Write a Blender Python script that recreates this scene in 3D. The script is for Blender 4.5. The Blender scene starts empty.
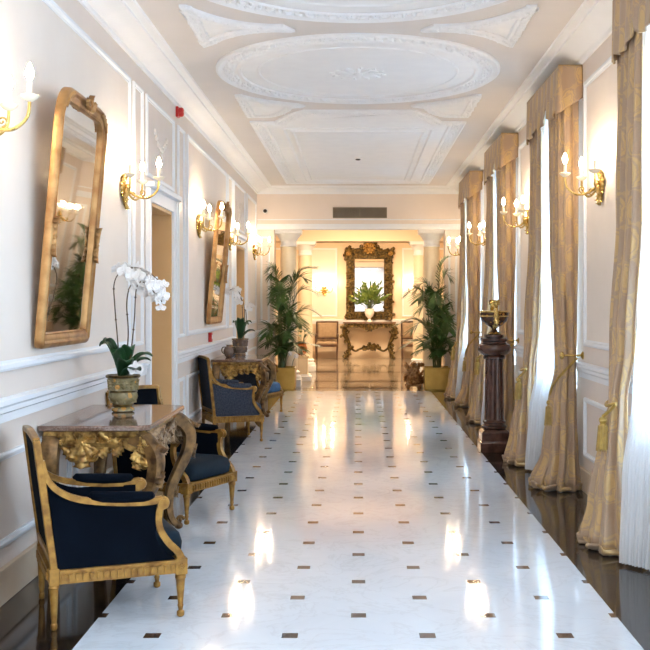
import bpy, math, random
from mathutils import Vector as V, Matrix
random.seed(7)
C = bpy.context.scene.collection
PI = math.pi
def rnd(a, b): return random.uniform(a, b)

# ---------------------------------------------------------------- mesh builder
class MB:
    def __init__(s): s.v = []; s.f = []; s.uv = {}
    def add(s, vs, fs, M=None):
        b = len(s.v)
        for p in vs:
            p = V(p)
            s.v.append(M @ p if M else p)
        for f in fs: s.f.append([i + b for i in f])
        return b
    def box(s, x0, x1, y0, y1, z0, z1, M=None):
        vs = [(x0,y0,z0),(x1,y0,z0),(x1,y1,z0),(x0,y1,z0),(x0,y0,z1),(x1,y0,z1),(x1,y1,z1),(x0,y1,z1)]
        s.add(vs, [(3,2,1,0),(4,5,6,7),(0,1,5,4),(1,2,6,5),(2,3,7,6),(3,0,4,7)], M); return s
    def loops(s, L, closed=True, cap0=False, cap1=False, ring=False, M=None):
        n = len(L[0]); vs = [p for l in L for p in l]; fs = []
        m = len(L)
        for i in range(m if ring else m - 1):
            k = (i + 1) % m
            for j in range(n if closed else n - 1):
                q = (j + 1) % n
                fs.append((i*n+j, i*n+q, k*n+q, k*n+j))
        if cap0: fs.append(tuple(reversed(range(n))))
        if cap1: fs.append(tuple((m-1)*n + j for j in range(n)))
        s.add(vs, fs, M); return s
    def lathe(s, prof, n=24, M=None, c=(0,0,0), square=False):
        L = []
        for r, z in prof:
            L.append([(c[0]+r*math.cos(2*PI*j/n), c[1]+r*math.sin(2*PI*j/n), c[2]+z) for j in range(n)])
        return s.loops(L, True, True, True, M=M)
    def sqlathe(s, prof, M=None, c=(0,0,0)):
        L = [[(c[0]-r,c[1]-r,c[2]+z),(c[0]+r,c[1]-r,c[2]+z),(c[0]+r,c[1]+r,c[2]+z),(c[0]-r,c[1]+r,c[2]+z)] for r, z in prof]
        return s.loops(L, True, True, True, M=M)
    def tube(s, path, r, n=8, M=None, prof=None, ref=None, cap=True):
        P = [V(p) for p in path]; m = len(P)
        R = r if isinstance(r, (list, tuple)) else [r]*m
        pr = prof or [(math.cos(2*PI*k/n), math.sin(2*PI*k/n)) for k in range(n)]
        L = []; nrm = None
        for i in range(m):
            t = (P[min(i+1,m-1)] - P[max(i-1,0)])
            t = t.normalized() if t.length > 1e-9 else V((0,0,1))
            if ref is not None:
                a = V(ref) - t*V(ref).dot(t)
            elif nrm is None:
                a = t.orthogonal()
            else:
                a = nrm - t*nrm.dot(t)
            if a.length < 1e-6: a = t.orthogonal()
            a.normalize(); nrm = a; b = t.cross(a)
            L.append([P[i] + (a*q[0] + b*q[1])*R[i] for q in pr])
        return s.loops(L, True, cap, cap, M=M)
    def grid(s, fn, nu, nv, uvf=None, M=None):
        b = len(s.v); vs = []
        for i in range(nv+1):
            for j in range(nu+1):
                u, v = j/nu, i/nv
                vs.append(fn(u, v))
                if uvf: s.uv[b + len(vs) - 1] = uvf(u, v)
        fs = []
        for i in range(nv):
            for j in range(nu):
                a = i*(nu+1)+j
                fs.append((a, a+1, a+nu+2, a+nu+1))
        s.add(vs, fs, M); return s
    def ball(s, c, r, n=10, m=6, M=None):
        r = r if isinstance(r, (list,tuple)) else (r,r,r); vs = [(c[0],c[1],c[2]-r[2])]; fs = []
        for i in range(1, m):
            a = -PI/2 + PI*i/m
            for j in range(n):
                t = 2*PI*j/n
                vs.append((c[0]+r[0]*math.cos(a)*math.cos(t), c[1]+r[1]*math.cos(a)*math.sin(t), c[2]+r[2]*math.sin(a)))
        vs.append((c[0],c[1],c[2]+r[2])); k = len(vs)-1
        for j in range(n):
            q = (j+1) % n
            fs.append((0, 1+q, 1+j))
            for i in range(m-2):
                a = 1+i*n
                fs.append((a+j, a+q, a+n+q, a+n+j))
            a = 1+(m-2)*n
            fs.append((a+j, a+q, k))
        s.add(vs, fs, M); return s
    def prism(s, pts, z0, z1, M=None):
        n = len(pts)
        return s.loops([[(p[0],p[1],z0) for p in pts], [(p[0],p[1],z1) for p in pts]], True, True, True, M=M)
    def build(s, name, mat, parent=None, smooth=True, bevel=0, angle=40, solid=0):
        me = bpy.data.meshes.new(name)
        me.from_pydata([tuple(p) for p in s.v], [], s.f)
        if s.uv:
            ul = me.uv_layers.new(name='UVMap')
            for lp in me.loops:
                ul.data[lp.index].uv = s.uv.get(lp.vertex_index, (0,0))
        me.validate(); me.update()
        if smooth:
            me.polygons.foreach_set('use_smooth', [True]*len(me.polygons))
            try: me.set_sharp_from_angle(angle=math.radians(angle))
            except Exception: pass
        me.materials.append(mat)
        o = bpy.data.objects.new(name, me); C.objects.link(o)
        if parent: o.parent = parent
        if solid:
            m = o.modifiers.new('solid', 'SOLIDIFY'); m.thickness = solid; m.offset = 0
        if bevel:
            m = o.modifiers.new('bevel', 'BEVEL'); m.width = bevel; m.segments = 2; m.limit_method = 'ANGLE'
        return o

def spline(pts, n=6):
    P = [V(p) for p in pts]; out = []
    for i in range(len(P)-1):
        p0, p1, p2, p3 = P[max(i-1,0)], P[i], P[i+1], P[min(i+2,len(P)-1)]
        for k in range(n):
            t = k/n
            out.append(0.5*((2*p1) + (p2-p0)*t + (2*p0-5*p1+4*p2-p3)*t*t + (3*p1-p0-3*p2+p3)*t**3))
    out.append(P[-1]); return out
def lerp(a, b, t): return a + (b-a)*t
def taper(a, b, n, p=1): return [lerp(a, b, (i/(n-1))**p) for i in range(n)]

def tag(o, label, cat, group=None):
    o['label'] = label; o['category'] = cat
    if group: o['group'] = group
    return o
def thing(name, label, cat, loc=(0,0,0), rz=0, group=None):
    o = bpy.data.objects.new(name, None); C.objects.link(o)
    o.location = loc; o.rotation_euler = (0,0,rz); o.empty_display_size = .1
    return tag(o, label, cat, group)
def struct(o):
    o['kind'] = 'structure'; return o
def dup(root, label, loc, rz=None, group=None):
    r = root.copy(); C.objects.link(r); r.location = loc; r['label'] = label
    if rz is not None: r.rotation_euler = (0,0,rz)
    if group: r['group'] = group
    def rec(src, dst):
        for ch in list(src.children):
            c = ch.copy(); C.objects.link(c); c.parent = dst; rec(ch, c)
    rec(root, r)
    return r
def setmat(o, mp):
    for s_ in o.material_slots:
        pass
def rotz(a): return Matrix.Rotation(a, 4, 'Z')

# ---------------------------------------------------------------- materials
def new(name):
    m = bpy.data.materials.new(name); m.use_nodes = True
    nt = m.node_tree; return m, nt, nt.nodes['Principled BSDF']
def nd(nt, t, **k):
    n = nt.nodes.new(t)
    for a, b in k.items():
        if a in n.inputs: n.inputs[a].default_value = b
        else: setattr(n, a, b)
    return n
def math_(nt, op, a, b=None, c=None):
    n = nt.nodes.new('ShaderNodeMath'); n.operation = op
    for i, x in enumerate((a, b, c)):
        if x is None: continue
        if isinstance(x, (int, float)): n.inputs[i].default_value = x
        else: nt.links.new(x, n.inputs[i])
    return n.outputs[0]
def mixc(nt, f, a, b):
    n = nt.nodes.new('ShaderNodeMix'); n.data_type = 'RGBA'
    for i, x in ((0, f), (6, a), (7, b)):
        if isinstance(x, (int, float)): n.inputs[i].default_value = x
        elif isinstance(x, (tuple, list)): n.inputs[i].default_value = (*x[:3], 1)
        else: nt.links.new(x, n.inputs[i])
    return n.outputs[2]
def noise(nt, scale, detail=3, rough=.5, dist=0, vec=None):
    n = nd(nt, 'ShaderNodeTexNoise', Scale=scale, Detail=detail, Roughness=rough, Distortion=dist)
    if vec is None:
        tc = nd(nt, 'ShaderNodeTexCoord'); vec = tc.outputs['Object']
    nt.links.new(vec, n.inputs['Vector']); return n.outputs['Fac']
def ramp(nt, fac, a, b, lo=0., hi=1.):
    n = nt.nodes.new('ShaderNodeMapRange'); n.inputs[1].default_value = lo; n.inputs[2].default_value = hi
    nt.links.new(fac, n.inputs[0]); return mixc(nt, n.outputs[0], a, b)
def sat(nt, fac, lo, hi):
    n = nt.nodes.new('ShaderNodeMapRange'); n.inputs[1].default_value = lo; n.inputs[2].default_value = hi
    nt.links.new(fac, n.inputs[0]); return n.outputs[0]
def bump(nt, p, h, strength=.3, dist=.01):
    b = nd(nt, 'ShaderNodeBump', Strength=strength, Distance=dist)
    nt.links.new(h, b.inputs['Height']); nt.links.new(b.outputs[0], p.inputs['Normal'])
def mat(name, c1, c2=None, scale=8, rough=.5, metal=0, bmp=0, bs=40, bd=.004, sheen=0, coat=0, spec=None, lo=.35, hi=.65):
    m, nt, p = new(name)
    if c2:
        f = noise(nt, scale, 4); col = ramp(nt, f, c1, c2, lo, hi); nt.links.new(col, p.inputs['Base Color'])
    else: p.inputs['Base Color'].default_value = (*c1, 1)
    p.inputs['Roughness'].default_value = rough; p.inputs['Metallic'].default_value = metal
    if spec is not None: p.inputs['Specular IOR Level'].default_value = spec
    if sheen: p.inputs['Sheen Weight'].default_value = sheen; p.inputs['Sheen Roughness'].default_value = .4
    if coat: p.inputs['Coat Weight'].default_value = coat; p.inputs['Coat Roughness'].default_value = .05
    if bmp: bump(nt, p, noise(nt, bs, 4), bmp, bd)
    return m
def emit(name, c, s):
    m, nt, p = new(name); p.inputs['Emission Color'].default_value = (*c, 1); p.inputs['Emission Strength'].default_value = s
    p.inputs['Base Color'].default_value = (*c, 1); return m

M = {}
M['wall'] = mat('cream wall paint', (.745,.665,.605), (.765,.685,.625), 3, .55, bmp=.05, bs=120)
M['panel'] = mat('silk wall panel', (.78,.715,.655), (.81,.745,.685), 2.5, .5, bmp=.06, bs=90)
M['white'] = mat('white plaster moulding', (.81,.84,.88), (.83,.86,.90), 4, .5)
M['base'] = mat('beige baseboard', (.62,.49,.35), (.66,.53,.39), 5, .4)
M['ceil'] = mat('ceiling beige paint', (.66,.635,.625), (.68,.655,.645), 2, .7)
M['stucco'] = mat('white stucco', (.78,.81,.85), (.82,.85,.89), 6, .6, bmp=.35, bs=28, bd=.02)
M['stucco_plain'] = mat('plain white stucco', (.80,.83,.87), (.83,.86,.895), 5, .6)
M['warmwall'] = mat('lobby yellow cream paint', (.78,.63,.47), (.80,.65,.49), 2, .6)
M['ochre'] = mat('ochre painted jamb', (.74,.48,.23), (.77,.51,.25), 4, .45)
M['door'] = mat('honey wood door', (.42,.22,.07), (.5,.28,.1), 6, .4)
M['gilt'] = mat('carved gilt wood', (.15,.075,.022), (.62,.39,.12), 22, .38, .65, .5, 60, .004)
M['giltpale'] = mat('pale gilt wood with painted window light', (.14,.08,.04), (.42,.28,.16), 22, .4, .55, .5, 60, .004)  # window light on the console fronts, put into a paler gilt colour
M['giltframe'] = mat('aged gilt mirror frame', (.30,.135,.042), (.50,.28,.105), 9, .36, .6, .3, 50, .003)
M['chairgilt'] = mat('gilded chair frame', (.20,.092,.016), (.42,.225,.045), 18, .4, .4, .2, 50, .002)
M['darkgilt'] = mat('dark antique gilt', (.02,.014,.006), (.19,.125,.036), 16, .4, .5, .5, 50, .004)
M['brass'] = mat('polished brass', (.62,.44,.14), (.70,.50,.18), 4, .22, .9)
M['brassplanter'] = mat('brushed brass planter', (.42,.27,.065), (.52,.34,.09), 5, .3, .85)
M['darkwood'] = mat('dark walnut', (.045,.02,.012), (.10,.045,.02), 12, .35, 0, .2, 40, .003)
M['pedestal'] = mat('dark red brown stone', (.035,.014,.010), (.085,.035,.025), 10, .22, 0, coat=.3)
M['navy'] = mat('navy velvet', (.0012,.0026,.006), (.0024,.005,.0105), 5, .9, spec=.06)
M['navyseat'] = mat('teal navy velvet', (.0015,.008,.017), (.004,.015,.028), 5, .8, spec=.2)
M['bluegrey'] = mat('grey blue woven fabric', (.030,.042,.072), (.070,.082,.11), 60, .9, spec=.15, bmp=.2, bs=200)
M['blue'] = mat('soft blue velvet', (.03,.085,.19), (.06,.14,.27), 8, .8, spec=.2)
M['beigefab'] = mat('beige seat fabric', (.30,.21,.13), (.36,.26,.17), 14, .8)
M['leaf'] = mat('dark palm leaf', (.014,.05,.010), (.055,.125,.025), 4, .42, spec=.4)
M['leaf2'] = mat('orchid leaf', (.008,.04,.015), (.02,.075,.02), 5, .35)
M['leaf3'] = mat('bouquet foliage', (.03,.085,.014), (.16,.23,.035), 9, .5)
M['stem'] = mat('dark flower stem', (.07,.045,.03), (.12,.08,.04), 30, .5)
M['palmstem'] = mat('palm stalk', (.05,.08,.025), (.10,.12,.04), 20, .5)
M['petal'] = mat('white petal', (.86,.84,.82), (.9,.88,.88), 10, .5)
M['pollen'] = mat('orchid lip', (.75,.5,.15), None, rough=.5)
M['soil'] = mat('dark potting soil', (.02,.014,.01), (.05,.035,.02), 40, .9, bmp=.5)
M['candle'] = mat('ivory candle tube', (.85,.78,.62), None, rough=.4)
M['bulb'] = emit('glowing candle bulb', (1., .75, .48), 350)
M['red'] = mat('red plastic', (.50,.015,.015), None, rough=.3)
M['whiteplastic'] = mat('white plastic', (.8,.8,.8), None, rough=.3)
M['black'] = mat('black plastic', (.015,.015,.015), None, rough=.3)
M['vent'] = mat('grey bronze vent metal', (.16,.13,.09), (.2,.16,.11), 6, .5, .4)
M['crystal'] = mat('pale glass pan', (.9,.82,.65), None, rough=.12)
M['tassel'] = mat('gold silk tassel', (.28,.17,.025), (.42,.27,.05), 30, .5, sheen=.3)
M['ceramic'] = mat('white porcelain', (.85,.82,.78), None, rough=.15)
M['orange'] = mat('orange red porcelain', (.50,.12,.03), (.62,.22,.05), 16, .2)
M['carved'] = mat('brown carved wood', (.20,.09,.03), (.46,.25,.10), 22, .45, .2, .4, 60, .004)
M['mirror'], nt, p = new('mirror glass')
p.inputs['Base Color'].default_value = (.84,.83,.80,1); p.inputs['Metallic'].default_value = 1; p.inputs['Roughness'].default_value = .025

def marble_pot(name, a, b, c):
    m, nt, p = new(name)
    f = noise(nt, 14, 5, .6, 1.5); col = ramp(nt, f, a, b, .3, .7)
    vor = nd(nt, 'ShaderNodeTexVoronoi', Scale=16.); tc = nd(nt, 'ShaderNodeTexCoord'); nt.links.new(tc.outputs['Object'], vor.inputs['Vector'])
    col = mixc(nt, math_(nt, 'LESS_THAN', vor.outputs['Distance'], .28), col, c)
    nt.links.new(col, p.inputs['Base Color']); p.inputs['Roughness'].default_value = .22
    bump(nt, p, vor.outputs['Distance'], .4, .01)
    return m
M['pot'] = marble_pot('painted ceramic pot', (.13,.115,.05), (.30,.25,.13), (.45,.24,.06))
M['pot2'] = marble_pot('brown relief pot', (.10,.07,.06), (.22,.16,.13), (.26,.15,.08))
M['urn'] = marble_pot('dark enamelled urn', (.03,.015,.01), (.08,.035,.02), (.45,.22,.05))

def marble(name, a, b, vein, vs, rough, sc=2.):
    m, nt, p = new(name); tc = nd(nt, 'ShaderNodeTexCoord'); ob = tc.outputs['Object']
    f = noise(nt, sc, 6, .6, 1.2, ob); col = ramp(nt, f, a, b, .3, .7)
    g = noise(nt, sc*1.7, 8, .6, 2.5, ob)
    v = math_(nt, 'SUBTRACT', g, .5); v = math_(nt, 'ABSOLUTE', v); v = sat(nt, v, vs, 0.)
    col = mixc(nt, math_(nt, 'MULTIPLY', v, .4), col, vein)
    nt.links.new(col, p.inputs['Base Color']); p.inputs['Roughness'].default_value = rough
    p.inputs['Specular IOR Level'].default_value = .75
    return m, nt, p, col
M['topmarble'], *_ = marble('rosy brown marble', (.09,.048,.034), (.19,.115,.085), (.42,.31,.25), .04, .08, 7)
M['darkmarble'], nt, p, col = marble('black brown polished marble', (.006,.005,.006), (.018,.013,.011), (.07,.05,.04), .02, .07, 3)
M['lobbymarble'], nt, p, col = marble('brown cream polished marble', (.13,.10,.075), (.29,.24,.185), (.55,.48,.38), .05, .09, .8)

# white marble floor with small dark insets laid in a diagonal lattice
m, nt, p, col = marble('white marble floor with dark insets', (.62,.68,.76), (.70,.76,.83), (.52,.55,.61), .03, .075, 1.1)
tc = nd(nt, 'ShaderNodeTexCoord'); sep = nd(nt, 'ShaderNodeSeparateXYZ'); nt.links.new(tc.outputs['Object'], sep.inputs[0])
S = .662
def frac(v, off):
    a = math_(nt, 'ADD', math_(nt, 'DIVIDE', math_(nt, 'ADD', v, off), S), 100.5)
    return math_(nt, 'ABSOLUTE', math_(nt, 'SUBTRACT', math_(nt, 'FRACT', a), .5))
def cell(ox, oy, h):
    return math_(nt, 'MULTIPLY', math_(nt, 'LESS_THAN', frac(sep.outputs[0], ox), h), math_(nt, 'LESS_THAN', frac(sep.outputs[1], oy), h))
H = .058
ins = math_(nt, 'MAXIMUM', cell(-.003, -5.465, H), cell(-.003+S/2, -5.465+S/2, H))
dn = noise(nt, 2.3, 2, vec=tc.outputs['Object'])
incol = ramp(nt, dn, (.035,.022,.018), (.15,.09,.065), .4, .62)
# diagonal joints
def diag(op):
    a = math_(nt, op, math_(nt, 'ADD', sep.outputs[0], -.003), math_(nt, 'ADD', sep.outputs[1], -5.465))
    b = math_(nt, 'ADD', math_(nt, 'DIVIDE', a, S), 100.5)
    return math_(nt, 'ABSOLUTE', math_(nt, 'SUBTRACT', math_(nt, 'FRACT', b), .5))
j = math_(nt, 'MAXIMUM', math_(nt, 'LESS_THAN', diag('ADD'), .003), math_(nt, 'LESS_THAN', diag('SUBTRACT'), .003))
col = mixc(nt, math_(nt, 'MULTIPLY', j, .18), col, (.5,.5,.52))
col = mixc(nt, ins, col, incol)
nt.links.new(col, p.inputs['Base Color']); M['floor'] = m

# damask curtain fabric
def damask(name, g1, g2, mo1, mo2):
    m, nt, p = new(name); tc = nd(nt, 'ShaderNodeTexCoord'); uv = tc.outputs['UV']
    sp = nd(nt, 'ShaderNodeSeparateXYZ'); nt.links.new(uv, sp.inputs[0])
    n1 = noise(nt, 14, 3, .5, .5, uv); w = math_(nt, 'MULTIPLY', math_(nt, 'SUBTRACT', n1, .5), 1.6)
    cu = math_(nt, 'COSINE', math_(nt, 'ADD', math_(nt, 'MULTIPLY', sp.outputs[0], 2*PI/.25), w))
    cv = math_(nt, 'COSINE', math_(nt, 'ADD', math_(nt, 'MULTIPLY', sp.outputs[1], 2*PI/.44), w))
    pr = math_(nt, 'MULTIPLY', cu, cv)
    mk = sat(nt, pr, .18, .28)
    hole = sat(nt, math_(nt, 'ABSOLUTE', math_(nt, 'SUBTRACT', pr, .55)), .10, .05)
    mk = math_(nt, 'SUBTRACT', mk, math_(nt, 'MULTIPLY', hole, .7))
    tr = sat(nt, math_(nt, 'ABSOLUTE', pr), .10, .05)
    mk = math_(nt, 'MAXIMUM', mk, math_(nt, 'MULTIPLY', tr, .6))
    n2 = noise(nt, 3, 2, vec=uv)
    a = ramp(nt, n2, g1, g2, .3, .7); b = ramp(nt, n2, mo1, mo2, .3, .7)
    nt.links.new(mixc(nt, mk, a, b), p.inputs['Base Color'])
    p.inputs['Roughness'].default_value = .6; p.inputs['Sheen Weight'].default_value = .15
    return m
M['curtain'] = damask('gold and taupe damask', (.36,.25,.165), (.40,.28,.185), (.51,.34,.15), (.54,.365,.165))

# sheer voile
m = bpy.data.materials.new('white sheer voile'); m.use_nodes = True; nt = m.node_tree
nt.nodes.remove(nt.nodes['Principled BSDF']); out = nt.nodes['Material Output']
tr = nd(nt, 'ShaderNodeBsdfTranslucent'); tr.inputs[0].default_value = (.9,.92,.95,1)
df = nd(nt, 'ShaderNodeBsdfDiffuse'); df.inputs[0].default_value = (.85,.87,.9,1)
tp = nd(nt, 'ShaderNodeBsdfTransparent')
m1 = nd(nt, 'ShaderNodeMixShader'); m1.inputs[0].default_value = .6
nt.links.new(tr.outputs[0], m1.inputs[1]); nt.links.new(df.outputs[0], m1.inputs[2])
m2 = nd(nt, 'ShaderNodeMixShader'); m2.inputs[0].default_value = .13
nt.links.new(m1.outputs[0], m2.inputs[1]); nt.links.new(tp.outputs[0], m2.inputs[2])
nt.links.new(m2.outputs[0], out.inputs[0]); M['sheer'] = m
# window glass
m = bpy.data.materials.new('window glass'); m.use_nodes = True; nt = m.node_tree
nt.nodes.remove(nt.nodes['Principled BSDF']); out = nt.nodes['Material Output']
tp = nd(nt, 'ShaderNodeBsdfTransparent'); gl = nd(nt, 'ShaderNodeBsdfGlossy'); gl.inputs['Roughness'].default_value = .02
m2 = nd(nt, 'ShaderNodeMixShader'); m2.inputs[0].default_value = .06
nt.links.new(tp.outputs[0], m2.inputs[1]); nt.links.new(gl.outputs[0], m2.inputs[2]); nt.links.new(m2.outputs[0], out.inputs[0]); M['glass'] = m
# ---------------------------------------------------------------- room shell  (x right, y along the hall, z up)
XL, XR, HC, Y0, Y1 = -1.90, 1.93, 3.78, -4.0, 20.1
YB = 31.0
DOORS = [(9.66, 10.82, 2.52), (16.35, 17.75, 2.50)]
WIN = [(5.5+3.66*k, 5.5+3.66*k+1.72) for k in range(-2, 4)]       # spans of the pelmets; openings sit inside them

b = MB(); b.box(-1.32, 1.32, Y0, 19.45, -.1, 0); struct(b.build('floor', M['floor'], smooth=False))
for nm, a, c in (('floor_border_left', XL-.3, -1.32), ('floor_border_right', 1.32, XR+.3)):
    b = MB(); b.box(a, c, Y0, 20.1, -.1, 0); struct(b.build(nm, M['darkmarble'], smooth=False))
b = MB(); b.box(-1.32, 1.32, 19.45, 20.1, -.1, 0); b.box(-3.4, 3.4, 20.1, YB+.2, -.1, 0)
struct(b.build('floor_lobby', M['lobbymarble'], smooth=False))
b = MB()
for y in (19.95, 21.6, 24.6, 27.2): b.box(-3.3, 3.3, y, y+.35, 0, .0015)
struct(b.build('floor_band', M['darkmarble'], smooth=False))
b = MB(); b.box(XL-.3, XR+.3, Y0, Y1, HC, HC+.1); struct(b.build('ceiling', M['ceil'], smooth=False))
b = MB(); b.box(-3.4, 3.4, Y1, YB+.2, 3.72, 3.9); struct(b.build('ceiling_lobby', M['warmwall'], smooth=False))

# left wall with its two doorways
b = MB(); y = Y0
for a, c, h in DOORS:
    b.box(XL-.4, XL, y, a, 0, HC); b.box(XL-.4, XL, a, c, h, HC); y = c
b.box(XL-.4, XL, y, 20.3, 0, HC); struct(b.build('wall_left', M['wall'], smooth=False))
# right wall with its windows
b = MB(); y = Y0
for a, c in WIN:
    a, c = a+.25, c-.25
    b.box(XR, XR+.35, y, a, 0, HC); b.box(XR, XR+.35, a, c, 3.35, HC); b.box(XR, XR+.35, a, c, 0, .84); y = c
b.box(XR, XR+.35, y, 20.3, 0, HC); struct(b.build('wall_right', M['wall'], smooth=False))
b = MB(); b.box(XL-.3, XR+.35, Y0-.2, Y0, 0, HC); struct(b.build('wall_rear', M['wall'], smooth=False))
# end wall of the hall, a wide opening between two stubs
b = MB(); b.box(XL-1.6, -1.58, Y1, Y1+.4, 0, HC); b.box(1.64, XR+1.6, Y1, Y1+.4, 0, HC); b.box(-1.58, 1.64, Y1, Y1+.4, 3.0, HC)
struct(b.build('wall_end', M['wall'], smooth=False))
b = MB(); b.box(-3.4, 3.4, YB, YB+.2, 0, 3.72); struct(b.build('wall_back', M['warmwall'], smooth=False))
b = MB(); b.box(-3.4, -3.2, Y1+.4, YB, 0, 3.72); struct(b.build('wall_lobby_left', M['warmwall'], smooth=False))
b = MB(); b.box(3.2, 3.4, Y1+.4, YB, 0, 3.72); struct(b.build('wall_lobby_right', M['warmwall'], smooth=False))
b = MB(); b.box(-3.2, 3.2, 24.8, 25.2, 3.03, 3.72); b.box(-3.2, 3.2, 24.74, 25.26, 3.03, 3.09); b.box(-3.2, 3.2, 24.72, 25.28, 3.6, 3.72)
struct(b.build('trim_beam', M['warmwall'], smooth=False))

# cornices: (distance from wall, drop from ceiling)
COR = [(0,.13),(.02,.13),(.03,.10),(.05,.095),(.09,.065),(.15,.045),(.22,.038),(.225,.02),(.29,.015),(.30,0)]
for side, x0, s in (('left', XL, 1), ('right', XR, -1)):
    b = MB(); b.loops([[(x0+s*p, y, HC-q) for p, q in COR] for y in (Y0, Y1)], False)
    struct(b.build('cornice_'+side, M['white'], angle=20))
b = MB(); b.loops([[(x, Y1-p, HC-q) for p, q in COR] for x in (XL, XR)], False); struct(b.build('cornice_end', M['white'], angle=20))
b = MB(); b.loops([[(x, YB-p, 3.72-q*2) for p, q in COR] for x in (-3.2, 3.2)], False); struct(b.build('cornice_back', M['white'], angle=20))
# header moulding under the end wall beam
b = MB(); b.box(XL, XR, Y1-.05, Y1, 2.98, 3.05); b.box(XL, XR, Y1-.03, Y1, 3.05, 3.09); b.box(XL, XR, Y1-.012, Y1, 3.16, 3.18)
struct(b.build('trim_header', M['white'], smooth=False, bevel=.006))

# horizontal mouldings
def rails(side, x0, s, spans):
    RAIL = [(0,-.065),(.02,-.065),(.022,-.02),(.035,-.01),(.035,.015),(.05,.03),(.05,.055),(.02,.065),(0,.065)]
    b = MB()
    for a, c in spans:
        b.loops([[(x0+s*p, y, 1.03+q) for p, q in RAIL] for y in (a, c)], False)
        for y in (a, c):
            L = [(x0+s*p, y, 1.03+q) for p, q in RAIL]; b.add(L, [tuple(range(len(L)))])
    struct(b.build('trim_chair_rail_'+side, M['white'], angle=25))
    b = MB()
    for a, c in spans: b.box(min(x0, x0+s*.022), max(x0, x0+s*.022), a, c, 0, .17); b.box(min(x0, x0+s*.03), max(x0, x0+s*.03), a, c, .17, .195)
    struct(b.build('baseboard_'+side, M['base'], smooth=False, bevel=.005))
LS = [(Y0, 9.5), (10.98, 16.2), (17.9, Y1)]
rails('left', XL, 1, LS)
rails('right', XR, -1, [(WIN[k][1]-.1, WIN[k+1][0]+.1) for k in range(5)] + [(WIN[5][1]-.1, Y1)])
b = MB(); RAIL = [(0,-.065),(.02,-.065),(.035,-.01),(.05,.03),(.05,.055),(0,.065)]
for a, c in ((XL, -1.58), (1.64, XR)): b.loops([[(x, Y1-p, 1.03+q) for p, q in RAIL] for x in (a, c)], False)
struct(b.build('trim_chair_rail_end', M['white'], angle=25))
b = MB(); b.loops([[(x, YB-p, 1.06+q) for p, q in RAIL] for x in (-3.2, 3.2)], False); struct(b.build('trim_chair_rail_back', M['white'], angle=25))
b = MB(); b.box(-3.2, 3.2, YB-.03, YB, 0, .2); struct(b.build('baseboard_back', M['base'], smooth=False))

# wall panels: a raised moulding round a field, mitred
ntrim = [0]
def frame_panel(P, w=.055, proud=.024, field=None, name=None):
    """P(u, v, h) -> point; rectangle given by P.r"""
    u0, u1, v0, v1 = P.r
    prof = [(0,0),(0,proud*.7),(w*.25,proud),(w*.6,proud),(w*.75,proud*.5),(w,proud*.4),(w,0)]
    b = MB(); L = []
    for o, h in prof: L.append([P(u0+o,v0+o,h), P(u1-o,v0+o,h), P(u1-o,v1-o,h), P(u0+o,v1-o,h)])
    b.loops(L, True)
    ntrim[0] += 1
    struct(b.build('trim_%d' % ntrim[0], M['white'], angle=20))
    if field:
        b = MB(); b.add([P(u0+w,v0+w,.004), P(u1-w,v0+w,.004), P(u1-w,v1-w,.004), P(u0+w,v1-w,.004)], [(0,1,2,3)])
        struct(b.build('wall_field', field, smooth=False))
def LP(y0, y1, z0, z1, field=None, **k):
    f = lambda u, v, h: (XL+h, u, v); f.r = (y0, y1, z0, z1); frame_panel(f, field=field, **k)
def RP(y0, y1, z0, z1, field=None, **k):
    f = lambda u, v, h: (XR-h, u, v); f.r = (y0, y1, z0, z1); frame_panel(f, field=field, **k)
def EP(x0, x1, z0, z1, y, field=None, **k):
    f = lambda u, v, h: (u, y-h, v); f.r = (x0, x1, z0, z1); frame_panel(f, field=field, **k)
ZU = (1.235, 3.47); ZD = (.30, .80)
for a, c in ((-1.2, 4.95), (5.15, 8.85), (11.8, 15.35)): LP(a, c, *ZU, field=M['panel'])
for a, c in ((8.98, 9.36), (11.2, 11.62), (15.5, 16.08)): LP(a, c, *ZU, w=.035)
LP(9.53, 10.95, 2.74, 3.47, w=.04); LP(16.25, 17.85, 2.74, 3.47, w=.04); LP(18.15, 19.75, *ZU, field=M['panel'])
for a, c in ((-1.2, 4.95), (5.15, 7.0), (7.12, 8.85), (8.98, 9.36), (11.2, 11.62), (11.8, 13.5), (13.65, 15.35), (18.15, 19.75)): LP(a, c, *ZD, w=.04)
for k in range(5):
    a, c = WIN[k][1]+.12, WIN[k+1][0]-.12
    RP(a, c, *ZU, field=M['panel']); RP(a, c, *ZD, w=.04)
RP(WIN[5][1]+.12, 19.75, *ZU, field=M['panel'])
EP(XL+.06, -1.66, 1.235, 2.85, Y1, w=.04); EP(1.70, XR-.06, 1.235, 2.85, Y1, w=.04)
for a, c in ((-1.40, -.60), (1.28, 2.08)): EP(a, c, 1.2, 3.2, YB, w=.05, field=M['panel'])
for a, c in ((-3.0, -1.6), (2.3, 3.0)): EP(a, c, 1.2, 3.2, YB, w=.05)

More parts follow.
